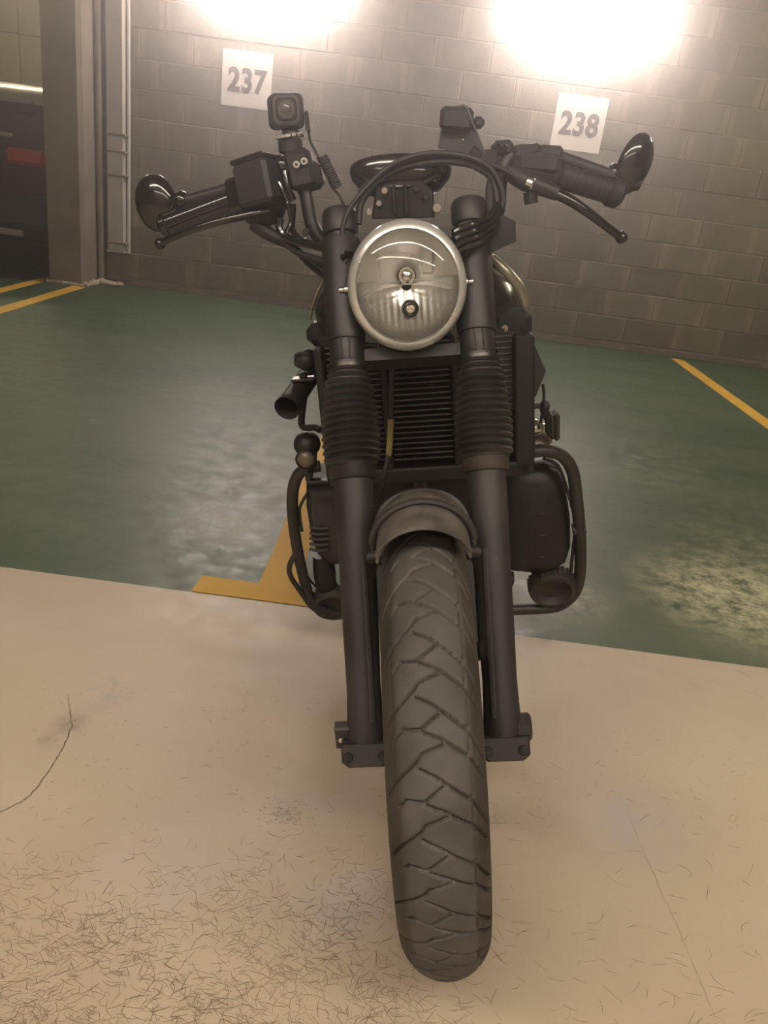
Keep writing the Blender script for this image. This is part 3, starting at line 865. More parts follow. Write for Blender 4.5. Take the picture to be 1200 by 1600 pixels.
# ---- fork legs
LEG = []
for s_ in (-1, 1):
    M0 = axis_matrix(F(s_, 0), AX, up=(1, 0, 0))
    name = 'fork_leg'
    # slider casting: round tube swelling to a flatter foot at the axle
    rings = []
    for l, rx, ry, dx in ((-.030, .022, .020, 0), (-.028, .028, .026, 0), (.0, .029, .030, 0), (.03, .0275, .030, 0), (.07, .026, .028, 0), (.15, .0275, .027, 0), (.25, .0285, .0285, 0), (.33, .030, .030, 0), (.395, .0305, .0305, 0)):
        rings.append([M0 @ Vector((rx*math.cos(2*PI*k/28)+dx, ry*math.sin(2*PI*k/28), l)) for k in range(28)])
    leg = obj(name, MB().loft(rings), m_slider, B, label='dusty black fork leg on the viewer\'s left' if s_ < 0 else 'dusty black fork leg on the viewer\'s right, browner')
    LEG.append(leg)
    # seam rib down the inner front edge
    obj('casting_rib', MB().tube([F(s_, .02, .024, .103-.013), F(s_, .2, .024, .103-.012), F(s_, .27, .024, .103-.011)], .0055, n=8, smooth=3), m_slider, leg)
    # pinch foot with bolts
    ft = MB().prism([(-.036, -.012), (-.036, .016), (.036, .016), (.036, -.012), (.026, -.020), (-.026, -.020)], .05, axis_matrix(F(s_, -.024, .004), -FW, up=(1, 0, 0)) @ Matrix.Rotation(PI/2, 4, 'X') @ Matrix.Identity(4), bev=.004)
    obj('axle_clamp', ft, m_slider, leg, smooth=30)
    for sx in (-1, 1):
        c = F(s_, -.028, .026)+Vector((sx*.026, 0, 0))
        obj('clamp_bolt', MB().cyl(c-FW*.008, c+FW*.006, .0075, n=14, bev=.001).cyl(c+FW*.006, c+FW*.009, .004, n=6), m_engine, leg)
    ob = F(s_, .0, 0, .103)
    if s_ > 0:
        obj('axle_nut', MB().cyl(ob, ob+Vector((.042, 0, 0)), .021, n=8, bev=.003), m_slider, leg)
    else:
        c = ob+Vector((-.034, 0, 0))
        pl = MB().prism([(-.012, -.019), (-.012, .019), (.012, .019), (.012, -.019)], .022, Matrix.Translation(c), bev=.003)
        obj('axle_pinch_lug', pl, m_slider, leg, smooth=30)
        obj('lug_bolt', MB().cyl(c+Vector((-.002, -.009, 0)), c+Vector((-.002, -.014, 0)), .005, n=10), m_steel, leg)
    # fender boss
    bo = F(s_, .268, .006, .103)
    obj('fender_boss', MB().cyl(bo+Vector((-s_*.058, 0, 0)), bo+Vector((s_*.012, -.012, 0)), .0125, n=16, bev=.003), m_slider, leg)
    obj('inner_flange', MB().loft([[F(s_, l_, of_, .069)+Vector((dx_, 0, 0)) for of_, dx_ in ((.008, -.005), (.008, .005), (-.03, .005), (-.03, -.005))] for l_ in ((.03, .26) if s_ < 0 else (.13, .25))]), m_engine, leg, smooth=0)
    # brown dust band under the gaiter
    obj('dust_seal_band', MB().lathe([(.028, .388), (.034, .388), (.0365, .393), (.0365, .410), (.038, .413), (.038, .418), (.03, .418)], M0, 32), m_band if s_ > 0 else m_gaiter, leg)
    # gaiter: 14 bellows, wider in the middle of its length
    prof = []
    l0, l1 = .413, .560
    nr = 13
    for i in range(nr):
        for (u, k) in ((0, .0), (.18, .35), (.35, .8), (.5, 1), (.65, .8), (.82, .35)):
            t = (i+u)/nr
            env = .0405+.0065*math.sin(PI*min(1, t*1.1+.18))-.010*max(0, (t-.84)/.16)
            prof.append((env-.0055*(1-k), l0+(l1-l0)*t))
    prof += [(.030, l1), (.029, l1+.012), (.022, l1+.012)]
    obj('gaiter', MB().lathe([(.030, l0-.004), (.038, l0-.004)]+prof, M0, 40), m_gaiter, leg, smooth=60)
    obj('gaiter_clip', MB().lathe([(.0295, .562), (.0315, .562), (.0315, .567), (.0295, .567)], M0, 30, closed=True), m_disc, leg)
    # lower collar (yoke clamp) with split seams
    obj('collar', MB().lathe([(.020, .572), (.0265, .572), (.0275, .575), (.0275, .606), (.0265, .61), (.02, .61)], M0, 32), m_shroud, leg)
    for dx in (-.006, .008):
        c = F(s_, .590, .0265)+Vector((dx, 0, 0))
        obj('collar_seam', MB().box(c, (.0016, .006, .034), rot=Matrix.Rotation(-RK, 3, 'X')), m_gap, leg, smooth=0)
    obj('upper_shroud', MB().lathe([(.022, .606), (.0300, .608), (.0312, .615), (.0312, .765), (.0295, .772), (.024, .772)], M0, 36), m_shroud, leg)
    obj('fork_cap', MB().lathe([(.023, .765), (.023, .780), (.0275, .782), (.0290, .788), (.0290, .814), (.0265, .820), (.012, .821), (.010, .824), (0, .824)], M0, 32), m_shroud, leg)

# ---- yokes
lowy = MB().prism([(-.10, -.010), (-.10, .010), (.10, .010), (.10, -.010)], .060, axis_matrix(F(0, .585, -.032), AX, up=(1, 0, 0)), bev=.004)
obj('lower_yoke', lowy, m_rad, B, smooth=30)
topy = MB().prism([(-.122, -.010), (-.122, .010), (.122, .010), (.122, -.010)], .070, axis_matrix(F(0, .772, -.03), AX, up=(1, 0, 0)), bev=.004)
ty = obj('top_yoke', topy, m_rad, B, smooth=30)
# black box wedge at the viewer's right of the yoke
q = [P(738, 352, .36), P(738, 392, .36), P(762, 395, .36), P(804, 376, .36), P(803, 345, .36), P(785, 336, .36)]
obj('yoke_side_box', MB().loft([[v+Vector((0, -.02, 0)) for v in q], [v+Vector((0, .07, 0)) for v in q]]), m_plastic, ty, smooth=20)
obj('steering_stem', MB().cyl(F(0, .59, -.03), F(0, .80, -.03), .024, n=24), m_blackmetal, B)

# ---- headlight
HC = P(636, 447, .27)
HX = Matrix.Translation(HC) @ Matrix.Rotation(R(2), 4, 'Z') @ Matrix.Rotation(R(-3), 4, 'X') @ Matrix(((1, 0, 0, 0), (0, 0, -1, 0), (0, 1, 0, 0), (0, 0, 0, 1)))
# local: x right, y up, z toward the viewer
RX, RY = 1.0, 1.07
def HL(prof, n=64, a0=0, a1=2*PI, closed=False):
    return MB().lathe(prof, HX, n, RX, RY, closed, a0, a1)
hl = obj('headlight', HL([(.0, -.095), (.03, -.093), (.060, -.075), (.078, -.045), (.084, -.01), (.085, .012), (.080, .012)]), m_shroud, B, smooth=60)
obj('headlight_rim', HL([(.0845, -.016), (.0885, -.012), (.0905, -.004), (.0905, .006), (.0885, .015), (.0840, .022), (.0785, .024), (.0770, .021), (.0765, .012), (.080, -.01)], closed=True), m_rim, hl, smooth=70, label='polished round headlight rim')
obj('lens_glass', HL([(.0775, .020), (.070, .0275), (.055, .0335), (.035, .0385), (.015, .0405), (.0001, .041)]), m_glass, hl, smooth=80, label='clear domed headlight glass')
# reflector bowl: upper smooth half, lower fluted half
def bowl(upper):
    m = MB()
    n = 96; nr = 16
    vs_ = []; fs = []
    a0, a1 = (R(-8), R(188)) if upper else (R(172), R(368))
    for j in range(nr+1):
        r = .0765*(1-j/nr)+.008*(j/nr)
        for i in range(n+1):
            a = a0+(a1-a0)*i/n
            z = .012-.052*(1-(r/.0765)**2) if upper else .012-.0765*(.44*(1-r/.0765)+.10*(1-(r/.0765)**2))
            x, y = r*math.cos(a), r*math.sin(a)
            if not upper:
                xx = x/.0765
                # vertical flutes in the lower half, broad and irregular
                z += .0011*math.sin(x*620)+.00040*math.sin(x*1450+1.0)
                if abs(xx) > .62: z += .0006*math.sin((x*x+y*y)**.5*1500)
            vs_.append(HX @ Vector((x*RX, y*RY, z)))
    for j in range(nr):
        for i in range(n):
            a = j*(n+1)+i
            fs.append((a, a+1, a+n+2, a+n+1))
    m.add(vs_, fs)
    return m
obj('reflector_bowl', bowl(True), m_reflector, hl, smooth=70, label='smooth upper reflector')
obj('reflector_bowl', bowl(False), mat('fluted_reflector', (.90, .89, .87), (.95, .94, .92), rough=.36, metal=.9, scale=5), hl, smooth=70, label='fluted lower reflector')
# flat stepped facet in the upper right, side wings
for pts_, dz in ((((.026, .052), (.026, .016), (.041, .016), (.041, .046)), .004), (((-.040, .047), (-.039, .012), (-.0375, .012), (-.0385, .048)), .004), (((.0, .062), (.0, .040), (.0012, .040), (.0012, .062)), .004),
                 (((.024, .010), (.024, -.008), (.042, -.006), (.042, .010)), .002)):
    vv = []
    for x, y in pts_:
        r2 = (x*x+y*y)/.0765**2
        vv.append(HX @ Vector((x, y*RY, .012-.052*(1-r2)+dz)))
    vb = [v-(HX.to_3x3() @ Vector((0, 0, 1)))*.003 for v in vv]
    obj('reflector_step', MB().loft([vv, vb]), m_reflector, hl, smooth=0)
# curved divider shelf between high and low beam
sh = []
for i in range(33):
    x = -.0735+.147*i/32
    y = -.010+.012*(1-(x/.0735)**2)
    rq = min(.0765, math.hypot(x, y))
    zb = .012-.0765*(.44*(1-rq/.0765)+.10*(1-(rq/.0765)**2))-.002
    sh.append((x, y, zb))
m = MB()
for i in range(32):
    a, b = sh[i], sh[i+1]
    zf = .013
    v = [HX @ Vector(c) for c in ((a[0], a[1]*RY, a[2]), (b[0], b[1]*RY, b[2]), (b[0], b[1]*RY, b[2]+.008), (a[0], a[1]*RY, a[2]+.008),
                                  (a[0], a[1]*RY-.002, a[2]), (b[0], b[1]*RY-.002, b[2]), (b[0], b[1]*RY-.002, b[2]+.008), (a[0], a[1]*RY-.002, a[2]+.008))]
    m.add(v, [(0, 1, 2, 3), (4, 5, 6, 7), (3, 2, 6, 7)])
obj('beam_divider', m, m_reflector, hl, smooth=40)
# fine ribs moulded on the lower glass: a ring of little prisms
m = MB()
nrb = 84
for i in range(nrb):
    a = R(188)+R(164)*i/(nrb-1)
    da = R(164)/(nrb-1)*.22
    def gz(r): return .041-.021*(r/.0775)**2.2-.001
    vv = []
    dr = .0135*(math.sin((a-PI))**.5 if math.sin(a-PI) > 0 else .1)+.004
    for r, tz in ((.0755, -.001), (.0755-dr, -.001-dr*.52)):
        for d_, h in ((-da, 0), (0, -.0005), (da, 0)):
            vv.append(HX @ Vector((r*math.cos(a+d_)*RX, r*math.sin(a+d_)*RY, gz(.0755)+tz+h)))
    m.add(vv, [(0, 1, 4, 3), (1, 2, 5, 4)])
m_ribs = mat('moulded_glass_ribs', (.80, .80, .78), (.93, .93, .91), rough=.22, metal=.15, scale=6)
obj('lens_ribs', m, m_ribs, hl, smooth=0, kind='stuff')
m = MB()
for i in range(60):
    x = -.066+.132*i/59
    y = .000+.010*(1-(x/.07)**2)
    rr = math.hypot(x, y)
    c = HX @ Vector((x, y*RY, .041-.021*(rr/.0775)**2.2-.003))
    m.ball(c, .0010, n=6, m=4)
obj('lens_beads', m, m_ribs, hl, kind='stuff')
# bulbs
bz = -.034
c = HX @ Vector((.001, .014, bz+.018))
obj('bulb_cap', MB().ball(c, .0125, .0125, .0135), m_chrome, hl, smooth=80, label='round chrome bulb shield')
obj('bulb_collar', MB().lathe([(.010, 0), (.0145, 0), (.0150, .004), (.010, .004)], HX @ Matrix.Translation((.001, .014, bz+.004)), 28, closed=True), m_disc, hl)
c2 = HX @ Matrix.Translation((.003, -.034, -.014))
obj('bulb_socket', MB().lathe([(.0085, 0), (.0130, 0), (.0135, .012), (.0115, .013), (.0095, .006)], c2, 28, closed=True), m_disc, hl)
obj('lower_bulb', MB().lathe([(.0075, 0), (.0075, .016), (.0055, .020), (0, .021)], c2, 20), m_chrome, hl)
# side bolts
for px, py, s_ in ((533, 453, -1), (736, 440, 1)):
    c = P(px, py, .285)
    obj('headlight_bolt', MB().cyl(c+Vector((-s_*.022, 0, 0)), c+Vector((-s_*.004, 0, 0)), .0058, n=14, bev=.001).cyl(c+Vector((-s_*.004, 0, 0)), c+Vector((s_*.004, 0, 0)), .0042, n=12, bev=.001), m_steel, hl)

# ---- radiator with slats
rad_t, rad_b = .805, .560
RM = axis_matrix((0.020, .50, 0), (0, -1, 0))
def rp(x, z): return Vector((x, .505, z))
rf_ = MB()
def bar_box(x0, x1, z0, z1, y=.50, d=.05, bev=.004):
    return MB().box(((x0+x1)/2, y, (z0+z1)/2), (x1-x0, d, z1-z0), bev=bev)
rd = obj('radiator', bar_box(-.175, .205, .558, .835, y=.535, d=.04), m_rad, B, smooth=30)
for x0, x1, z0, z1, nm in ((-.182, -.165, .560, .82, 'radiator_side'), (.185, .222, .552, .82, 'radiator_side'), (-.178, .215, .548, .578, 'radiator_bottom'), (-.062, -.050, .575, .82, 'radiator_strip'), (.070, .080, .575, .82, 'radiator_strip')):
    obj(nm, bar_box(x0, x1, z0, z1, y=.502, d=.05), m_rad if nm != 'radiator_bottom' else m_engine, rd, smooth=30)
sl = None
for i in range(22):
    z = .590+.0107*i
    if sl is None:
        o = obj('slat', MB().box((0, 0, 0), (.118, .022, .0042), rot=Matrix.Rotation(R(-18), 3, 'X'), bev=.0008), m_slat, rd, smooth=0); sl = o.data
    else:
        o = bpy.data.objects.new('slat', sl); scene.collection.objects.link(o); o.parent = rd
    o.location = (.010, .500, z)
for sx, xx, ww in ((-1, -.114, .100), (1, .134, .100)):
    mm = None
    for i in range(22):
        z = .590+.0107*i
        if mm is None:
            o = obj('slat', MB().box((0, 0, 0), (ww, .018, .0042), rot=Matrix.Rotation(R(-18), 3, 'X'), bev=.0008), m_slat, rd, smooth=0); mm = o.data
        else:
            o = bpy.data.objects.new('slat', mm); scene.collection.objects.link(o); o.parent = rd
        o.location = (xx, .506, z)
# side shroud panel, viewer's right
q = [P(770, 510, .50), P(822, 520, .50), P(838, 545, .50), P(853, 580, .50), P(838, 618, .50), P(826, 632, .50), P(800, 640, .50), P(788, 600, .5)]
obj('side_shroud', MB().loft([q, [v+Vector((-.01, .10, 0)) for v in q]]), m_plastic, B, smooth=20, label='angular black shroud at the viewer\'s right')
obj('front_downtube', MB().tube([(0.0, .46, .84), (.0, .56, .70), (.0, .60, .45), (.0, .66, .28), (.0, .90, .22)], .02, n=14), m_blackmetal, B)
obj('oil_line', MB().tube([P(612, 560, .46), P(611, 640, .45), P(608, 700, .44), P(598, 752, .40), P(588, 800, .30)], .0045, n=8), m_rubber, B)
obj('cable_sleeve', MB().tube([P(611, 655, .448), P(609, 690, .442), P(607, 712, .436)], .0060, n=10), m_yellow_wire, B)

# ---- engine block, covers, exhaust
eng = obj('engine', MB().box((.02, .76, .44), (.34, .30, .30), bev=.03).box((.02, .72, .26), (.25, .36, .14), bev=.03), m_engine, B, smooth=30)
cyl_ = MB().box((.01, .72, .66), (.30, .20, .20), bev=.02)
obj('cylinder_head', cyl_, m_engine, eng, smooth=30)
for i in range(9):
    obj('cooling_fin', MB().box((.01, .70, .59+.019*i), (.35, .25, .006), bev=.002), m_engine, eng, smooth=0)
# viewer's right: big rounded crankcase cover
def cover(pix, y, depth, name, parent, material):
    pts = [P(px, py, y) for px, py in pix]
    c = sum(pts, Vector())/len(pts)
    rings = []
    for k, dy in ((.72, -.022), (.90, -.012), (.98, 0), (1.0, .02), (1.0, depth)):
        rings.append([c+(v-c)*k+Vector((0, dy, 0)) for v in pts])
    return obj(name, MB().loft(rings), material, parent, smooth=45)
cover([(800, 730), (850, 722), (873, 735), (885, 765), (892, 810), (892, 855), (884, 880), (862, 893), (840, 897), (800, 893), (780, 880), (770, 850), (770, 760)], .66, .12, 'crankcase_cover', eng, m_engine)
for i in range(3):
    pa, pb = P(812, 800+i*34, .655), P(878, 796+i*34, .655)
    obj('cover_rib', MB().tube([pa, (pa+pb)/2+Vector((0, -.014, 0)), pb], .004, n=8, smooth=6), m_engine, eng)
obj('oil_filler_bolt', MB().cyl(P(838, 900, .64), P(836, 912, .64), .012, n=10), m_engine, eng)
obj('silver_header_flange', MB().box(P(846, 680, .66), (.045, .02, .05), bev=.008).ball(P(836, 668, .63), .018), m_steel, eng)
# viewer's left: cover with cooling ribs
cover([(478, 752), (540, 752), (560, 800), (560, 880), (520, 883), (497, 868), (486, 840), (478, 790)], .63, .12, 'clutch_cover', eng, m_cap)
for i in range(5):
    pa, pb = P(484, 824+i*8.5, .606), P(513, 825+i*8.5, .606)
    obj('cover_rib', MB().tube([pa, (pa+pb)/2+Vector((0, -.006, 0)), pb], .0035, n=8, smooth=4), m_cap, eng)
obj('exhaust_header', MB().tube([P(505, 868, .66), P(507, 895, .66), P(512, 918, .68), P(530, 935, .74)], [.024, .026, .024, .022], n=18), m_engine, B)
obj('exhaust_header', MB().tube([P(800, 905, .66), P(778, 905, .66), P(768, 925, .70)], [.018, .02, .02], n=18), m_engine, B)
for s_ in (-1, 1):
    obj('exhaust_pipe', MB().tube([(s_*.13, .74, .16), (s_*.15, 1.0, .15), (s_*.17, 1.3, .20), (s_*.19, 1.75, .26)], [.022, .024, .04, .045], n=18), m_disc, B)

# ---- crash bars
BR = .0135
cb = obj('crash_bar', MB().tube([P(826, 707, .60), P(852, 704, .60), P(878, 712, .61), P(894, 735, .62), P(900, 770, .63), P(905, 820, .64), P(907, 870, .66), P(905, 905, .68), (P(895, 930, .69)), P(872, 947, .70), P(838, 951, .70), P(790, 953, .70), P(740, 955, .72)], BR, n=16), m_bar, B)
obj('bar_clamp', MB().cyl(P(895, 828, .645), P(914, 824, .645), .0148, n=16), m_bar, cb)
obj('bar_stay', MB().tube([P(850, 716, .66), P(872, 728, .68), P(886, 765, .68), P(896, 800, .655)], .004, n=8), m_bar, cb)
obj('bar_stay', MB().tube([P(900, 825, .65), P(893, 880, .67), P(891, 930, .68)], .004, n=8), m_bar, cb)
cb2 = obj('crash_bar', MB().tube([P(500, 728, .58), P(480, 732, .58), P(464, 745, .59), P(457, 775, .60), P(459, 820, .61), P(467, 870, .63), P(478, 915, .65), P(490, 945, .66), P(520, 958, .68), P(560, 960, .70)], .0125, n=16), m_bar, B)
obj('bar_stay', MB().tube([P(484, 765, .62), P(472, 785, .61), P(468, 800, .61), P(472, 830, .615)], .0035, n=8), m_bar, cb2)
obj('bar_stay', MB().tube([P(464, 862, .62), P(453, 882, .62), P(454, 900, .625), P(470, 925, .64), P(486, 948, .66)], .0062, n=10), m_bar, cb2)
obj('clutch_cable', MB().tube([P(472, 880, .66), P(482, 903, .66), P(500, 921, .67), P(520, 925, .70)], .003, n=8), m_rubber, B)
# ribbed round caps of the bars (front foot sliders)
def slider_cap(px, py, y, w, tilt, s_):
    c = P(px, py, y)
    M_ = Matrix.Translation(c) @ Matrix.Rotation(R(tilt), 4, 'Y') @ Matrix.Rotation(R(112), 4, 'X')
    # axis z points forward-down toward the viewer
    k = w/.05
    o = obj('slider_cap', MB().lathe([(0, -.045*k), (.044*k, -.042*k), (.050*k, -.036*k), (.052*k, -.006*k), (.050*k, 0), (.042*k, .0015), (.040*k, -.003), (.032*k, -.012*k), (0, -.014*k)], M_, 40, sx=1.0, sy=1.0), m_cap, B, smooth=40)
    m2 = MB()
    for i in range(26):
        a = 2*PI*i/26
        m2.box(M_ @ Vector((.0515*k*math.cos(a), .0515*k*math.sin(a), -.024*k)), (.005, .005, .026*k), rot=M_.to_3x3() @ Matrix.Rotation(a, 3, 'Z'), bev=.001)
    obj('cap_ribs', m2, m_cap, o, smooth=0, kind='stuff')
    return o
slider_cap(864, 926, .66, .052, 6, 1)
slider_cap(520, 950, .66, .046, -2, -1)

# ---- viewer's left cluster: open air horn, round indicator, bracket
a, b = P(448, 638, .50), P(482, 588, .62)
hn = obj('horn_tube', MB().lathe([(.0, .155), (.020, .155), (.022, .145), (.0225, .02), (.0250, .0), (.0245, -.001), (.0215, .004), (.0195, .03), (.0195, .12), (0, .12)], axis_matrix(a, (b-a)), 36), m_plastic, B, smooth=50, label='open black tube pointing forward')
obj('coil', MB().tube([P(472+14*math.cos(k*.9)*.7, 562+k*1.1+8*math.sin(k*.9), .56) for k in range(-8, 9)], .0045, n=8, smooth=4).ball(P(480, 562, .58), .022, .03, .022), m_plastic, B)
obj('horn_bracket', MB().box(P(474, 592, .56), (.045, .03, .006), bev=.002).cyl(P(474, 583, .56), P(474, 594, .56), .008, n=10), m_disc, B, label='dull steel bracket')
obj('hanging_hose', MB().tube([P(480, 590, .57), P(474, 630, .58), P(472, 665, .58), P(492, 668, .57), P(500, 672, .56)], .007, n=10), m_rubber, B)
def indicator(px, py, y, r, name='turn_signal'):
    c = P(px, py, y)
    M_ = axis_matrix(c, (-.05, -1, -.1))
    o = obj(name, MB().lathe([(0, -.06), (r*.5, -.058), (r*.95, -.03), (r*1.08, -.005), (r*1.08, .003), (r*.96, .004), (r*.95, 0)], M_, 32), m_engine, B, smooth=50)
    obj('signal_lens', MB().lathe([(r*.95, 0), (r*.8, .006), (r*.4, .010), (0, .011)], M_, 28), m_lensgrey, o, smooth=60)
    return o
it = indicator(478, 718, .55, .020)
obj('signal_socket', MB().ball(P(480, 694, .575), .028, .03, .026), m_engine, it)
obj('signal_bracket', MB().box(P(498, 752, .55), (.045, .02, .008), bev=.002).cyl(P(483, 738, .55), P(483, 750, .55), .008, n=12), m_engine, it)
# viewer's right cluster
c = P(861, 664, .58)
o = obj('turn_signal', MB().box(c, (.020, .05, .050), bev=.008).box(P(868, 664, .57), (.012, .042, .058), bev=.006), m_cap, B, smooth=30)
obj('signal_stalk', MB().tube([P(812, 637, .56), P(830, 635, .57), P(847, 634, .57)], .0055, n=12).ball(P(851, 634, .57), .011), m_cap, o)
obj('signal_socket', MB().tube([P(849, 634, .57), P(852, 645, .575), P(858, 655, .58)], .009, n=12), m_plastic, o)
obj('signal_wire', MB().tube([P(848, 600, .56), P(850, 615, .56), P(849, 632, .56), P(845, 660, .58)], .003, n=8), m_rubber, o)

# ---- tank, seat, rear
def tank():
    rings = []
    for y, w, zb, zt, k in ((.50, .10, .80, .90, 1), (.53, .165, .775, .945, 1), (.58, .195, .765, .975, 1), (.66, .205, .76, .995, 1), (.78, .20, .765, 1.0, 1), (.90, .17, .775, .985, 1), (1.0, .13, .79, .95, 1), (1.06, .09, .81, .90, 1)):
        ring = []
        for i in range(36):
            a = 2*PI*i/36
            ca, sa = math.cos(a), math.sin(a)
            x = math.copysign(abs(ca)**.75, ca)*w*(1-.32*max(0, sa))
            z = (zb+zt)/2+math.copysign(abs(sa)**.8, sa)*(zt-zb)/2
            ring.append(Vector((x+.012, y, z)))
        rings.append(ring)
    return MB().loft(rings)
tk = obj('fuel_tank', tank(), m_tank, B, smooth=50)
# tank's bright edge reflections modelled as pale strips: broad at right, thin at left
obj('tank_highlight', MB().tube([P(768, 400, .60), P(790, 425, .60), P(808, 450, .61), P(816, 470, .62), P(814, 485, .63)], [.006, .012, .015, .014, .008], n=12, flat=1.0), m_tankhighlight, tk, smooth=60, label='pale gold strip standing for the highlight on the tank edge')
obj('tank_highlight', MB().tube([P(512, 425, .60), P(500, 447, .60), P(489, 475, .61), P(484, 500, .62)], [.0035, .0045, .004, .003], n=10), m_tankhighlight, tk, smooth=60, label='thin pale strip standing for the highlight on the tank edge')
obj('coil_box', MB().box(P(798, 505, .55), (.075, .06, .055), bev=.014), m_plastic, B)
obj('coil_bolt', MB().cyl(P(789, 511, .515), P(789, 513, .50), .006, n=10), m_steel, B)
obj('coil_box', MB().box(P(500, 520, .60), (.05, .06, .045), bev=.014), m_plastic, B)
rings = []
for y, w, z0, z1 in ((1.04, .09, .80, .87), (1.15, .13, .78, .86), (1.4, .14, .78, .865), (1.65, .12, .80, .89), (1.78, .07, .82, .89)):
    rings.append([Vector((w*math.copysign(abs(math.cos(a))**.6, math.cos(a)), y, (z0+z1)/2+(z1-z0)/2*math.copysign(abs(math.sin(a))**.6, math.sin(a)))) for a in [2*PI*i/24 for i in range(24)]])
obj('seat', MB().loft(rings), m_seat, B, smooth=50)
rw = Vector((0, 1.49, .327))
rt = obj('rear_tire', ringprof([(.232, -.045), (.26, -.064), (.29, -.066), (.313, -.045), (.325, -.018), (.327, 0), (.325, .018), (.313, .045), (.29, .066), (.26, .064), (.232, .045)], rw, 64), m_tire, B, smooth=50)
obj('rear_rim', ringprof([(.236, -.045), (.20, -.02), (.20, .02), (.236, .045), (.226, .03), (.226, -.03)], rw, 48), m_blackmetal, rt)
obj('rear_hub', MB().cyl(rw-Vector((.07, 0, 0)), rw+Vector((.07, 0, 0)), .05, n=24), m_blackmetal, rt)
for i in range(16):
    a = 2*PI*i/16
    obj('spoke', MB().cyl(rw+Vector((.03*(1 if i % 2 else -1), .045*math.cos(a), .045*math.sin(a))), rw+Vector((0, .205*math.cos(a+.1), .205*math.sin(a+.1))), .002, n=6), m_disc, rt)
obj('swingarm', MB().tube([(-.09, .88, .36), (-.10, 1.2, .34), (-.105, 1.52, .327)], .018, n=12, smooth=0).tube([(.09, .88, .36), (.10, 1.2, .34), (.105, 1.52, .327)], .018, n=12, smooth=0), m_blackmetal, B)
for s_ in (-1, 1):
    obj('rear_shock', MB().cyl((s_*.12, 1.42, .38), (s_*.12, 1.30, .72), .022, n=16), m_blackmetal, B)
obj('frame_rail', MB().tube([(-.07, .55, .80), (-.10, 1.0, .74), (-.11, 1.5, .78), (0, 1.72, .80), (.11, 1.5, .78), (.10, 1.0, .74), (.07, .55, .80)], .014, n=12), m_blackmetal, B)
obj('rear_fender', MB().loft([[Vector((x, 1.49-r_*math.cos(R(t)), .327+r_*math.sin(R(t)))) for x, r_ in ((-.075, .33), (-.06, .36), (0, .372), (.06, .36), (.075, .33), (.055, .355), (0, .366), (-.055, .355))] for t in range(60, 176, 8)]), m_plastic, B, smooth=50)
obj('side_stand', MB().tube([(.10, .90, .25), (.17, .92, .14), (.21, .93, .075)], .010, n=10), m_blackmetal, B)

# ---- handlebar
hb = obj('handlebar', MB().tube([(-.405, .478, 1.0875), (-.36, .468, 1.090), (-.25, .448, 1.108), (-.185, .430, 1.116), (-.160, .42, 1.09), (-.150, .41, 1.03), (-.11, .405, .995), (0, .40, .99),
                                 (.11, .405, .995), (.150, .41, 1.03), (.160, .42, 1.09), (.185, .430, 1.122), (.25, .448, 1.112), (.36, .468, 1.070), (.395, .476, 1.060)], .0115, n=16), m_shroud, B)
def seg(name, a, b, r, mat_, parent, r2=None, bev=.003, n=24, label=None):
    return obj(name, MB().cyl(a, b, r, n=n, r2=r2, bev=bev), mat_, parent, label=label)
# grips
gl_a, gl_b = P(262, 352, .455), P(378, 308, .44)
g1 = seg('grip', gl_a, gl_b, .0195, m_gloss, hb)
seg('grip_end', gl_a+(gl_a-gl_b).normalized()*.012, gl_a+(gl_b-gl_a).normalized()*.008, .0215, m_gloss, hb, bev=.006)
gr_a, gr_b = P(966, 303, .455), P(872, 274, .44)
g2 = seg('grip', gr_a, gr_b, .0195, m_rubber, hb)
seg('grip_end', gr_a+(gr_a-gr_b).normalized()*.006, gr_a+(gr_b-gr_a).normalized()*.022, .0235, m_rubber, hb, bev=.006)
m = MB()
for k in range(10):
    t = .12+.08*k
    p = gr_a.lerp(gr_b, t); d = (gr_b-gr_a).normalized()
    m.cyl(p-d*.0012, p+d*.0012, .0203, n=20)
obj('grip_ribs', m, m_rubber, hb, kind='stuff')
# throttle / switch housing, viewer's left
seg('switch_housing', P(365, 318, .435), P(445, 292, .425), .030, m_plastic, hb, r2=.034, bev=.01)
obj('switch_housing', MB().ball(P(410, 325, .43), .040, .03, .030), m_plastic, hb)
obj('throttle_cable_guide', MB().tube([P(395, 348, .42), P(415, 362, .42), P(438, 374, .41), P(455, 382, .40)], [.012, .012, .0105, .008], n=12), m_plastic, hb)
# brake reservoir: square can with lid, tilted
c = P(408, 288, .405)
Mr = Matrix.Rotation(R(-6), 3, 'Y') @ Matrix.Rotation(R(-10), 3, 'X') @ Matrix.Rotation(R(-24), 3, 'Z')
rs = obj('brake_reservoir', MB().box(c, (.066, .060, .066), rot=Mr, bev=.006), m_plastic, hb, smooth=25)
obj('reservoir_lid', MB().box(c+Mr @ Vector((0, 0, .037)), (.067, .061, .008), rot=Mr, bev=.003), m_gloss, hb, smooth=25, label='glossy reservoir lid')
obj('reservoir_side', MB().box(c+Mr @ Vector((-.046, .006, -.006)), (.032, .052, .052), rot=Mr, bev=.006), m_gloss, hb, smooth=25)
# brake lever
obj('brake_lever', MB().tube([P(420, 330, .40), P(385, 336, .39), P(345, 345, .38), P(300, 359, .385), P(268, 372, .395), P(250, 381, .40)], [.010, .009, .0085, .0075, .007, .0078], n=14, flat=.85), m_gloss, hb)
obj('lever_ball', MB().ball(P(250, 381, .40), .0095), m_gloss, hb)
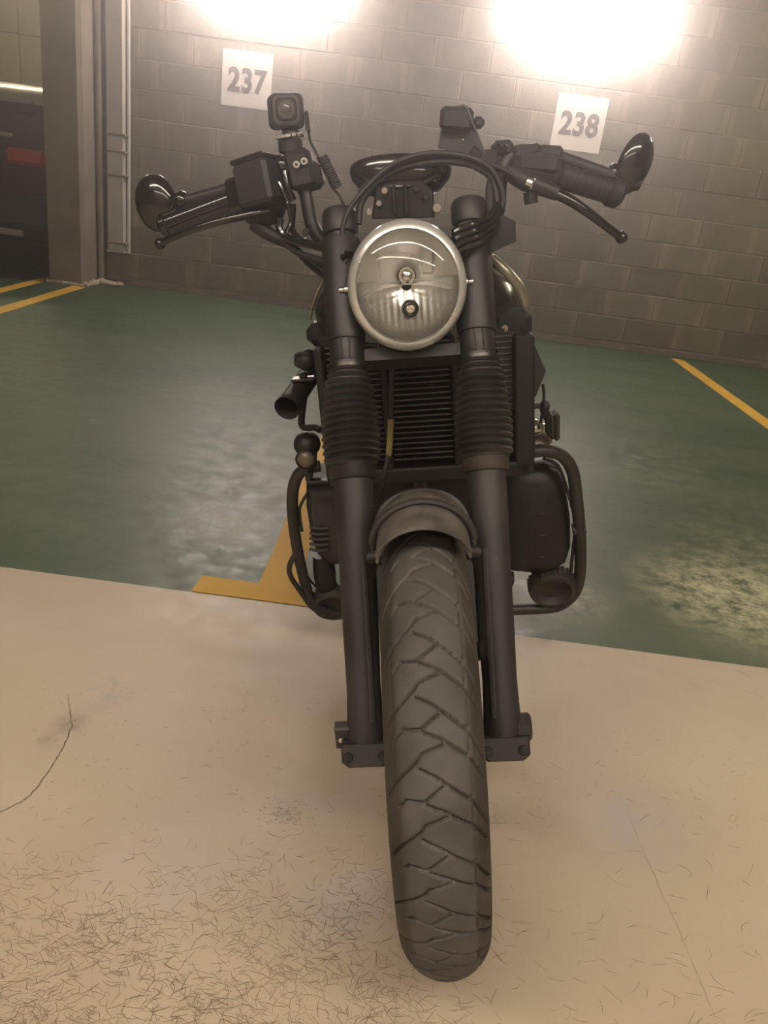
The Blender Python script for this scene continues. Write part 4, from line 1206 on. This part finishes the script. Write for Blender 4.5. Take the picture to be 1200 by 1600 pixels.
# clutch side
obj('switch_housing', MB().cyl(P(800, 258, .43), P(872, 272, .44), .027, n=24, bev=.008).box(P(838, 255, .43), (.080, .05, .040), rot=Matrix.Rotation(R(8), 3, 'Y'), bev=.012), m_plastic, hb, smooth=30)
obj('switch_button', MB().box(P(822, 236, .425), (.045, .03, .016), rot=Matrix.Rotation(R(-8), 3, 'Y'), bev=.005).box(P(858, 240, .43), (.040, .034, .024), rot=Matrix.Rotation(R(8), 3, 'Y'), bev=.005), m_plastic, hb)
obj('bar_clamp', MB().box(P(784, 232, .43), (.034, .034, .024), bev=.006).cyl(P(778, 226, .41), P(778, 229, .405), .005, n=10).cyl(P(789, 229, .41), P(789, 232, .405), .005, n=10), m_plastic, hb)
obj('clutch_perch', MB().tube([P(796, 270, .40), P(822, 284, .39), P(850, 294, .385), P(872, 303, .38)], [.013, .015, .013, .011], n=14).cyl(P(828, 300, .39), P(830, 318, .39), .011, n=14), m_plastic, hb)
obj('cable_adjuster', MB().cyl(P(822, 284, .378), P(834, 289, .374), .010, n=12, bev=.002), m_steel, hb)
obj('clutch_lever', MB().tube([P(868, 302, .38), P(892, 314, .375), P(920, 333, .378), P(948, 354, .385), P(970, 370, .395)], [.010, .010, .0088, .0078, .0085], n=14, flat=.85), m_gloss, hb)
obj('lever_ball', MB().ball(P(971, 371, .395), .0100), m_gloss, hb)
# bar-end mirrors
def mirror(c, rot, rx, ry, joint):
    M_ = Matrix.Translation(c) @ rot.to_4x4() @ Matrix.Diagonal((rx, 1, ry, 1)) @ Matrix(((1, 0, 0, 0), (0, 0, -1, 0), (0, 1, 0, 0), (0, 0, 0, 1)))
    o = obj('mirror', MB().lathe([(0, .016), (.4, .0145), (.75, .009), (.93, .002), (1.0, -.006), (.985, -.010), (.93, -.008)], M_, 40), m_gloss, B, smooth=60)
    obj('mirror_glass', MB().lathe([(.94, -.0085), (0, -.0085)], M_, 40), m_mirrorglass, o)
    obj('mirror_stem', MB().tube(joint, [.008]*len(joint), n=12), m_gloss, o)
    for p, r_ in ((joint[0], .011), (joint[len(joint)//2], .014)):
        obj('mirror_knuckle', MB().ball(p, r_, r_*1.1, r_*1.2), m_gloss, o, smooth=80)
    return o
mirror(P(241, 318, .47), Matrix.Rotation(R(-18), 3, 'Z'), .040, .0475, [P(262, 322, .47), P(273, 318, .47), P(284, 314, .47), P(278, 335, .465), P(271, 345, .46)])
mirror(P(994, 258, .47), Matrix.Rotation(R(24), 3, 'Y') @ Matrix.Rotation(R(38), 3, 'Z'), .036, .050, [P(985, 268, .47), P(972, 272, .47), P(960, 272, .47), P(957, 284, .465), P(958, 296, .46)])

# ---- instrument
ic = P(626, 278, .42)
def inst():
    m = MB()
    M_ = Matrix.Translation(ic) @ Matrix.Rotation(R(3), 4, 'Y') @ Matrix.Rotation(R(-28), 4, 'X')
    m.lathe([(0, -.030), (.50, -.028), (.78, -.020), (.96, -.002), (1.0, .010), (1.0, .017), (.97, .020), (0, .020)], M_ @ Matrix.Diagonal((.083, .040, 1, 1)), 44)
    return m
ins = obj('instrument_cluster', inst(), m_gloss, B, smooth=40)
obj('bezel', MB().tube([P(557, 272, .40), P(575, 282, .385), P(600, 290, .375), P(626, 292, .37), (P(655, 288, .375)), P(682, 276, .385), P(694, 262, .40)], .004, n=8), m_gloss, ins)
ib = obj('instrument_bracket', MB().prism([(-.050, -.022), (-.044, .024), (-.015, .034), (.030, .034), (.048, .016), (.050, -.022)], .012, Matrix.Translation(P(630, 318, .375)) @ Matrix.Rotation(R(3), 4, 'Y'), bev=.003), m_blackmetal, B, smooth=25)
for px in (616, 634):
    obj('bracket_rib', MB().box(P(px, 312, .362), (.006, .022, .046), bev=.002), m_shroud, ib)
for px, py, r_, mm in ((601, 298, .0055, m_steel), (592, 318, .005, m_steel), (577, 332, .0055, m_steel), (683, 325, .0075, m_steel), (651, 296, .005, m_disc), (665, 308, .005, m_disc)):
    c = P(px, py, .355)
    obj('bracket_bolt', MB().cyl(c+Vector((0, .02, 0)), c, r_, n=14, bev=.001).cyl(c, c+Vector((0, -.004, 0)), r_*.6, n=6), mm, ib)

# ---- cables
def cable(pts, r, mat_=None, nm='cable'):
    return obj(nm, MB().tube([P(*p) for p in pts], r, n=10, smooth=8), mat_ or m_plastic, B)
cable([(543, 400, .33), (536, 385, .33), (537, 350, .34), (552, 318, .35), (580, 285, .36), (612, 258, .37), (650, 243, .375), (690, 239, .375), (735, 246, .375), (765, 262, .375), (782, 290, .375), (786, 315, .37), (775, 340, .36), (752, 358, .33), (730, 368, .30)], .0042, nm='brake_hose')
cable([(560, 350, .36), (565, 315, .37), (590, 285, .38), (630, 262, .385), (690, 252, .385), (740, 258, .385), (765, 275, .385), (775, 300, .38), (776, 330, .37), (768, 352, .35), (745, 372, .32)], .0058)
cable([(780, 262, .40), (768, 285, .39), (765, 320, .38), (762, 350, .36), (748, 378, .33), (728, 388, .31)], .0075, m_rubber)
cable([(800, 262, .40), (775, 275, .39), (758, 268, .385), (738, 256, .385)], .006, m_rubber)
cable([(822, 284, .385), (800, 272, .385), (780, 262, .385), (745, 248, .38), (700, 244, .38), (640, 250, .38), (590, 275, .375), (560, 300, .37)], .0035, m_rubber, 'clutch_cable')
cable([(436, 285, .39), (443, 300, .385), (450, 320, .38), (455, 345, .38), (448, 362, .375)], .004, m_gloss)
cable([(458, 318, .39), (457, 340, .39), (457, 358, .385), (470, 375, .37), (500, 384, .35), (530, 392, .33), (548, 398, .31)], .0050, m_gloss)
cable([(438, 342, .385), (437, 358, .38), (450, 372, .375), (480, 382, .36), (515, 392, .34), (540, 405, .31)], .0065, m_gloss)
cable([(455, 382, .40), (470, 400, .38), (488, 418, .36), (510, 434, .34), (535, 440, .32)], .0045, m_gloss)
cable([(450, 378, .39), (478, 400, .37), (502, 418, .35), (528, 426, .33), (545, 425, .31)], .0045, m_gloss)
cable([(440, 374, .39), (462, 392, .38), (492, 404, .36), (520, 412, .34), (545, 412, .31)], .006, m_rubber)
for k in range(4):
    cable([(708+2*k, 362+11*k, .285), (724, 354+11*k, .29), (744+2*k, 348+10*k, .30), (764+3*k, 340+7*k, .325), (778+2*k, 318+4*k, .36)], .0048, m_gloss)
obj('cable_bundle', MB().tube([P(740, 392, .33), P(730, 385, .32), P(716, 392, .30)], .014, n=12), m_rubber, B)
for px, py in ((477, 363), (477, 378)):
    c = P(px, py, .365)
    obj('clamp_bolt', MB().cyl(c+Vector((0, .015, 0)), c, .0055, n=12, bev=.001), m_disc, B)

# ================================================================ things clamped on the bar
def world_thing(name, label, cat, px, py, y):
    o = empty(name, label, cat)
    o.matrix_world = BIKE @ Matrix.Translation(P(px, py, y))
    return o, P(px, py, y)
ac, o0 = world_thing('action_camera', 'small square black action camera on a ball mount over the left side of the handlebar', 'camera', 470, 290, .42)
def q(px, py, y): return P(px, py, y)-o0
c = q(444, 174, .415)
Rt = Matrix.Rotation(R(2), 3, 'Y') @ Matrix.Rotation(R(16), 3, 'Z')
def rbox(c, sx, sy, sz, rad, rot):
    m = MB(); n = 8; poly = []
    for cx, cz, a0 in ((1, 1, 0), (-1, 1, 90), (-1, -1, 180), (1, -1, 270)):
        for i in range(n+1):
            a = R(a0+90*i/n)
            poly.append((cx*(sx/2-rad)+rad*math.cos(a), cz*(sz/2-rad)+rad*math.sin(a)))
    return m.prism(poly, sy, Matrix.Translation(c) @ rot.to_4x4(), bev=.003)
cb_ = obj('camera_body', rbox(c, .046, .040, .046, .010, Rt), m_plastic, ac, smooth=30)
obj('camera_housing', rbox(c+Rt @ Vector((.004, .010, 0)), .054, .030, .051, .010, Rt), m_plastic, ac, smooth=30)
obj('front_frame', rbox(c+Rt @ Vector((0, -.021, .001)), .043, .004, .043, .010, Rt), m_camgrey, cb_, smooth=30)
obj('lens_surround', rbox(c+Rt @ Vector((0, -.0235, .001)), .033, .003, .033, .009, Rt), m_plastic, cb_, smooth=30)
Ml = Matrix.Translation(c+Rt @ Vector((0, -.026, .001))) @ Rt.to_4x4() @ Matrix.Rotation(PI/2, 4, 'X')
obj('camera_lens', MB().lathe([(0, .002), (.0085, .0015), (.0095, 0), (.0125, 0), (.013, -.002)], Ml, 28), m_camgrey, cb_, smooth=40)
obj('lens_glass', MB().lathe([(0, .0030), (.005, .0026), (.008, .0012)], Ml, 24), m_camglass, cb_, smooth=60)
obj('side_latch', MB().box(q(481, 190, .42), (.007, .022, .030), bev=.002), m_plastic, ac)
obj('mount_neck', MB().cyl(q(452, 200, .42), q(455, 211, .42), .012, n=20, r2=.015), m_plastic, ac)
obj('thumb_disc', MB().lathe([(0, .0035), (.019, .0032), (.022, .0015), (.022, -.0015), (.019, -.003), (0, -.003)], Matrix.Translation(q(451, 213, .42)) @ Matrix.Rotation(R(-4), 4, 'Y'), 32), m_rim, ac, label='bright metal mounting disc')
m = MB()
for i in range(14):
    a = 2*PI*i/14
    m.box(q(453, 213, .42)+Vector((.021*math.cos(a), .021*math.sin(a), 0)), (.0025, .0025, .0055), bev=.0008)
obj('disc_knurls', m, m_plastic, ac, smooth=0, kind='stuff')
obj('ball_socket', MB().cyl(q(453, 217, .42), q(455, 240, .42), .0195, n=24, bev=.003), m_plastic, ac)
obj('ball', MB().ball(q(441, 258, .41), .0125), m_gloss, ac, smooth=80)
cl = obj('bar_clamp', MB().box(q(470, 265, .42), (.046, .05, .060), rot=Matrix.Rotation(R(-8), 3, 'Y'), bev=.008).box(q(488, 275, .43), (.036, .05, .045), rot=Matrix.Rotation(R(-8), 3, 'Y'), bev=.01), m_plastic, ac, smooth=30)
for px, py in ((463, 257), (475, 252)):
    c = q(px, py, .388)
    obj('clamp_bolt', MB().cyl(c+Vector((0, .01, 0)), c, .0056, n=16, bev=.001), m_rim, cl)
    obj('bolt_socket', MB().cyl(c, c+Vector((0, -.0008, 0)), .0026, n=6), m_gap, cl)
obj('clamp_arm', MB().tube([q(446, 268, .40), q(447, 284, .395), q(452, 300, .395), q(458, 312, .40)], .006, n=12), m_gloss, ac)
# coiled lead
m = []
A_, B_ = q(503, 243, .42), q(527, 293, .42)
d = (B_-A_); ez = d.normalized(); e1 = ez.orthogonal().normalized(); e2 = ez.cross(e1)
for i in range(13*10+1):
    t = i/(13*10); a = 2*PI*13*t
    m.append(A_+d*t+(e1*math.cos(a)+e2*math.sin(a))*.0078)
cc = obj('coiled_lead', MB().tube([q(482, 205, .42), q(485, 222, .42), q(494, 238, .42)]+m+[q(530, 305, .42), q(538, 322, .41), q(550, 335, .38)], .0021, n=6, smooth=0), m_plastic, ac, smooth=60)

ph, o0 = world_thing('phone_holder', 'dark tilted phone holder clamped on the right side of the handlebar', 'phone holder', 740, 240, .42)
Rp = Matrix.Rotation(R(12), 3, 'Y') @ Matrix.Rotation(R(-14), 3, 'Z') @ Matrix.Rotation(R(30), 3, 'X')
qq = [q(685, 232, .42), q(692, 182, .43), q(703, 171, .43), q(727, 166, .43), q(737, 182, .43), q(746, 206, .42), q(757, 240, .42), q(735, 243, .42)]
obj('holder_shell', MB().loft([qq, [v+Vector((0, .012, .004)) for v in qq], [v+Vector((0, .03, .004)) for v in qq]]), m_plastic, ph, smooth=20)
obj('holder_jaw', MB().box(q(713, 186, .415), (.052, .026, .034), rot=Matrix.Rotation(R(8), 3, 'Y'), bev=.006), m_plastic, ph)
obj('holder_jaw', MB().box(q(747, 192, .42), (.020, .02, .018), bev=.006), m_plastic, ph)
obj('elastic_strap', MB().tube([q(729, 165, .405), q(738, 190, .40), q(748, 214, .40), q(758, 240, .405)], .0022, n=8, flat=.6), m_camgrey, ph, label='pale elastic strap')
obj('holder_stem', MB().cyl(q(735, 236, .42), q(752, 250, .425), .011, n=16).box(q(762, 250, .43), (.036, .036, .03), bev=.006), m_plastic, ph)
obj('holder_screw', MB().ball(q(696, 189, .405), .0028), m_steel, ph)
obj('holder_screw', MB().ball(q(723, 219, .408), .0028), m_steel, ph)

# ------------------------------------------------------------------ thin haze added for the bloom around the wall lamps
hz = bpy.data.materials.new('bloom_haze'); hz.use_nodes = True
nt = hz.node_tree
for x in list(nt.nodes):
    if x.type != 'OUTPUT_MATERIAL': nt.nodes.remove(x)
vsn = nt.nodes.new('ShaderNodeVolumeScatter')
vsn.inputs['Color'].default_value = (1, .95, .93, 1); vsn.inputs['Density'].default_value = HAZE; vsn.inputs['Anisotropy'].default_value = .9
nt.links.new(vsn.outputs[0], [x for x in nt.nodes if x.type == 'OUTPUT_MATERIAL'][0].inputs['Volume'])
if HAZE > 0:
    obj('haze', MB().box(((XL+XR)/2, (YB+YF)/2, CEIL/2), (XR-XL+1, YF-YB+1, CEIL+1)), hz, smooth=0, kind='stuff', label='thin pale haze added to give the wall lamps a bloom', cat='haze')
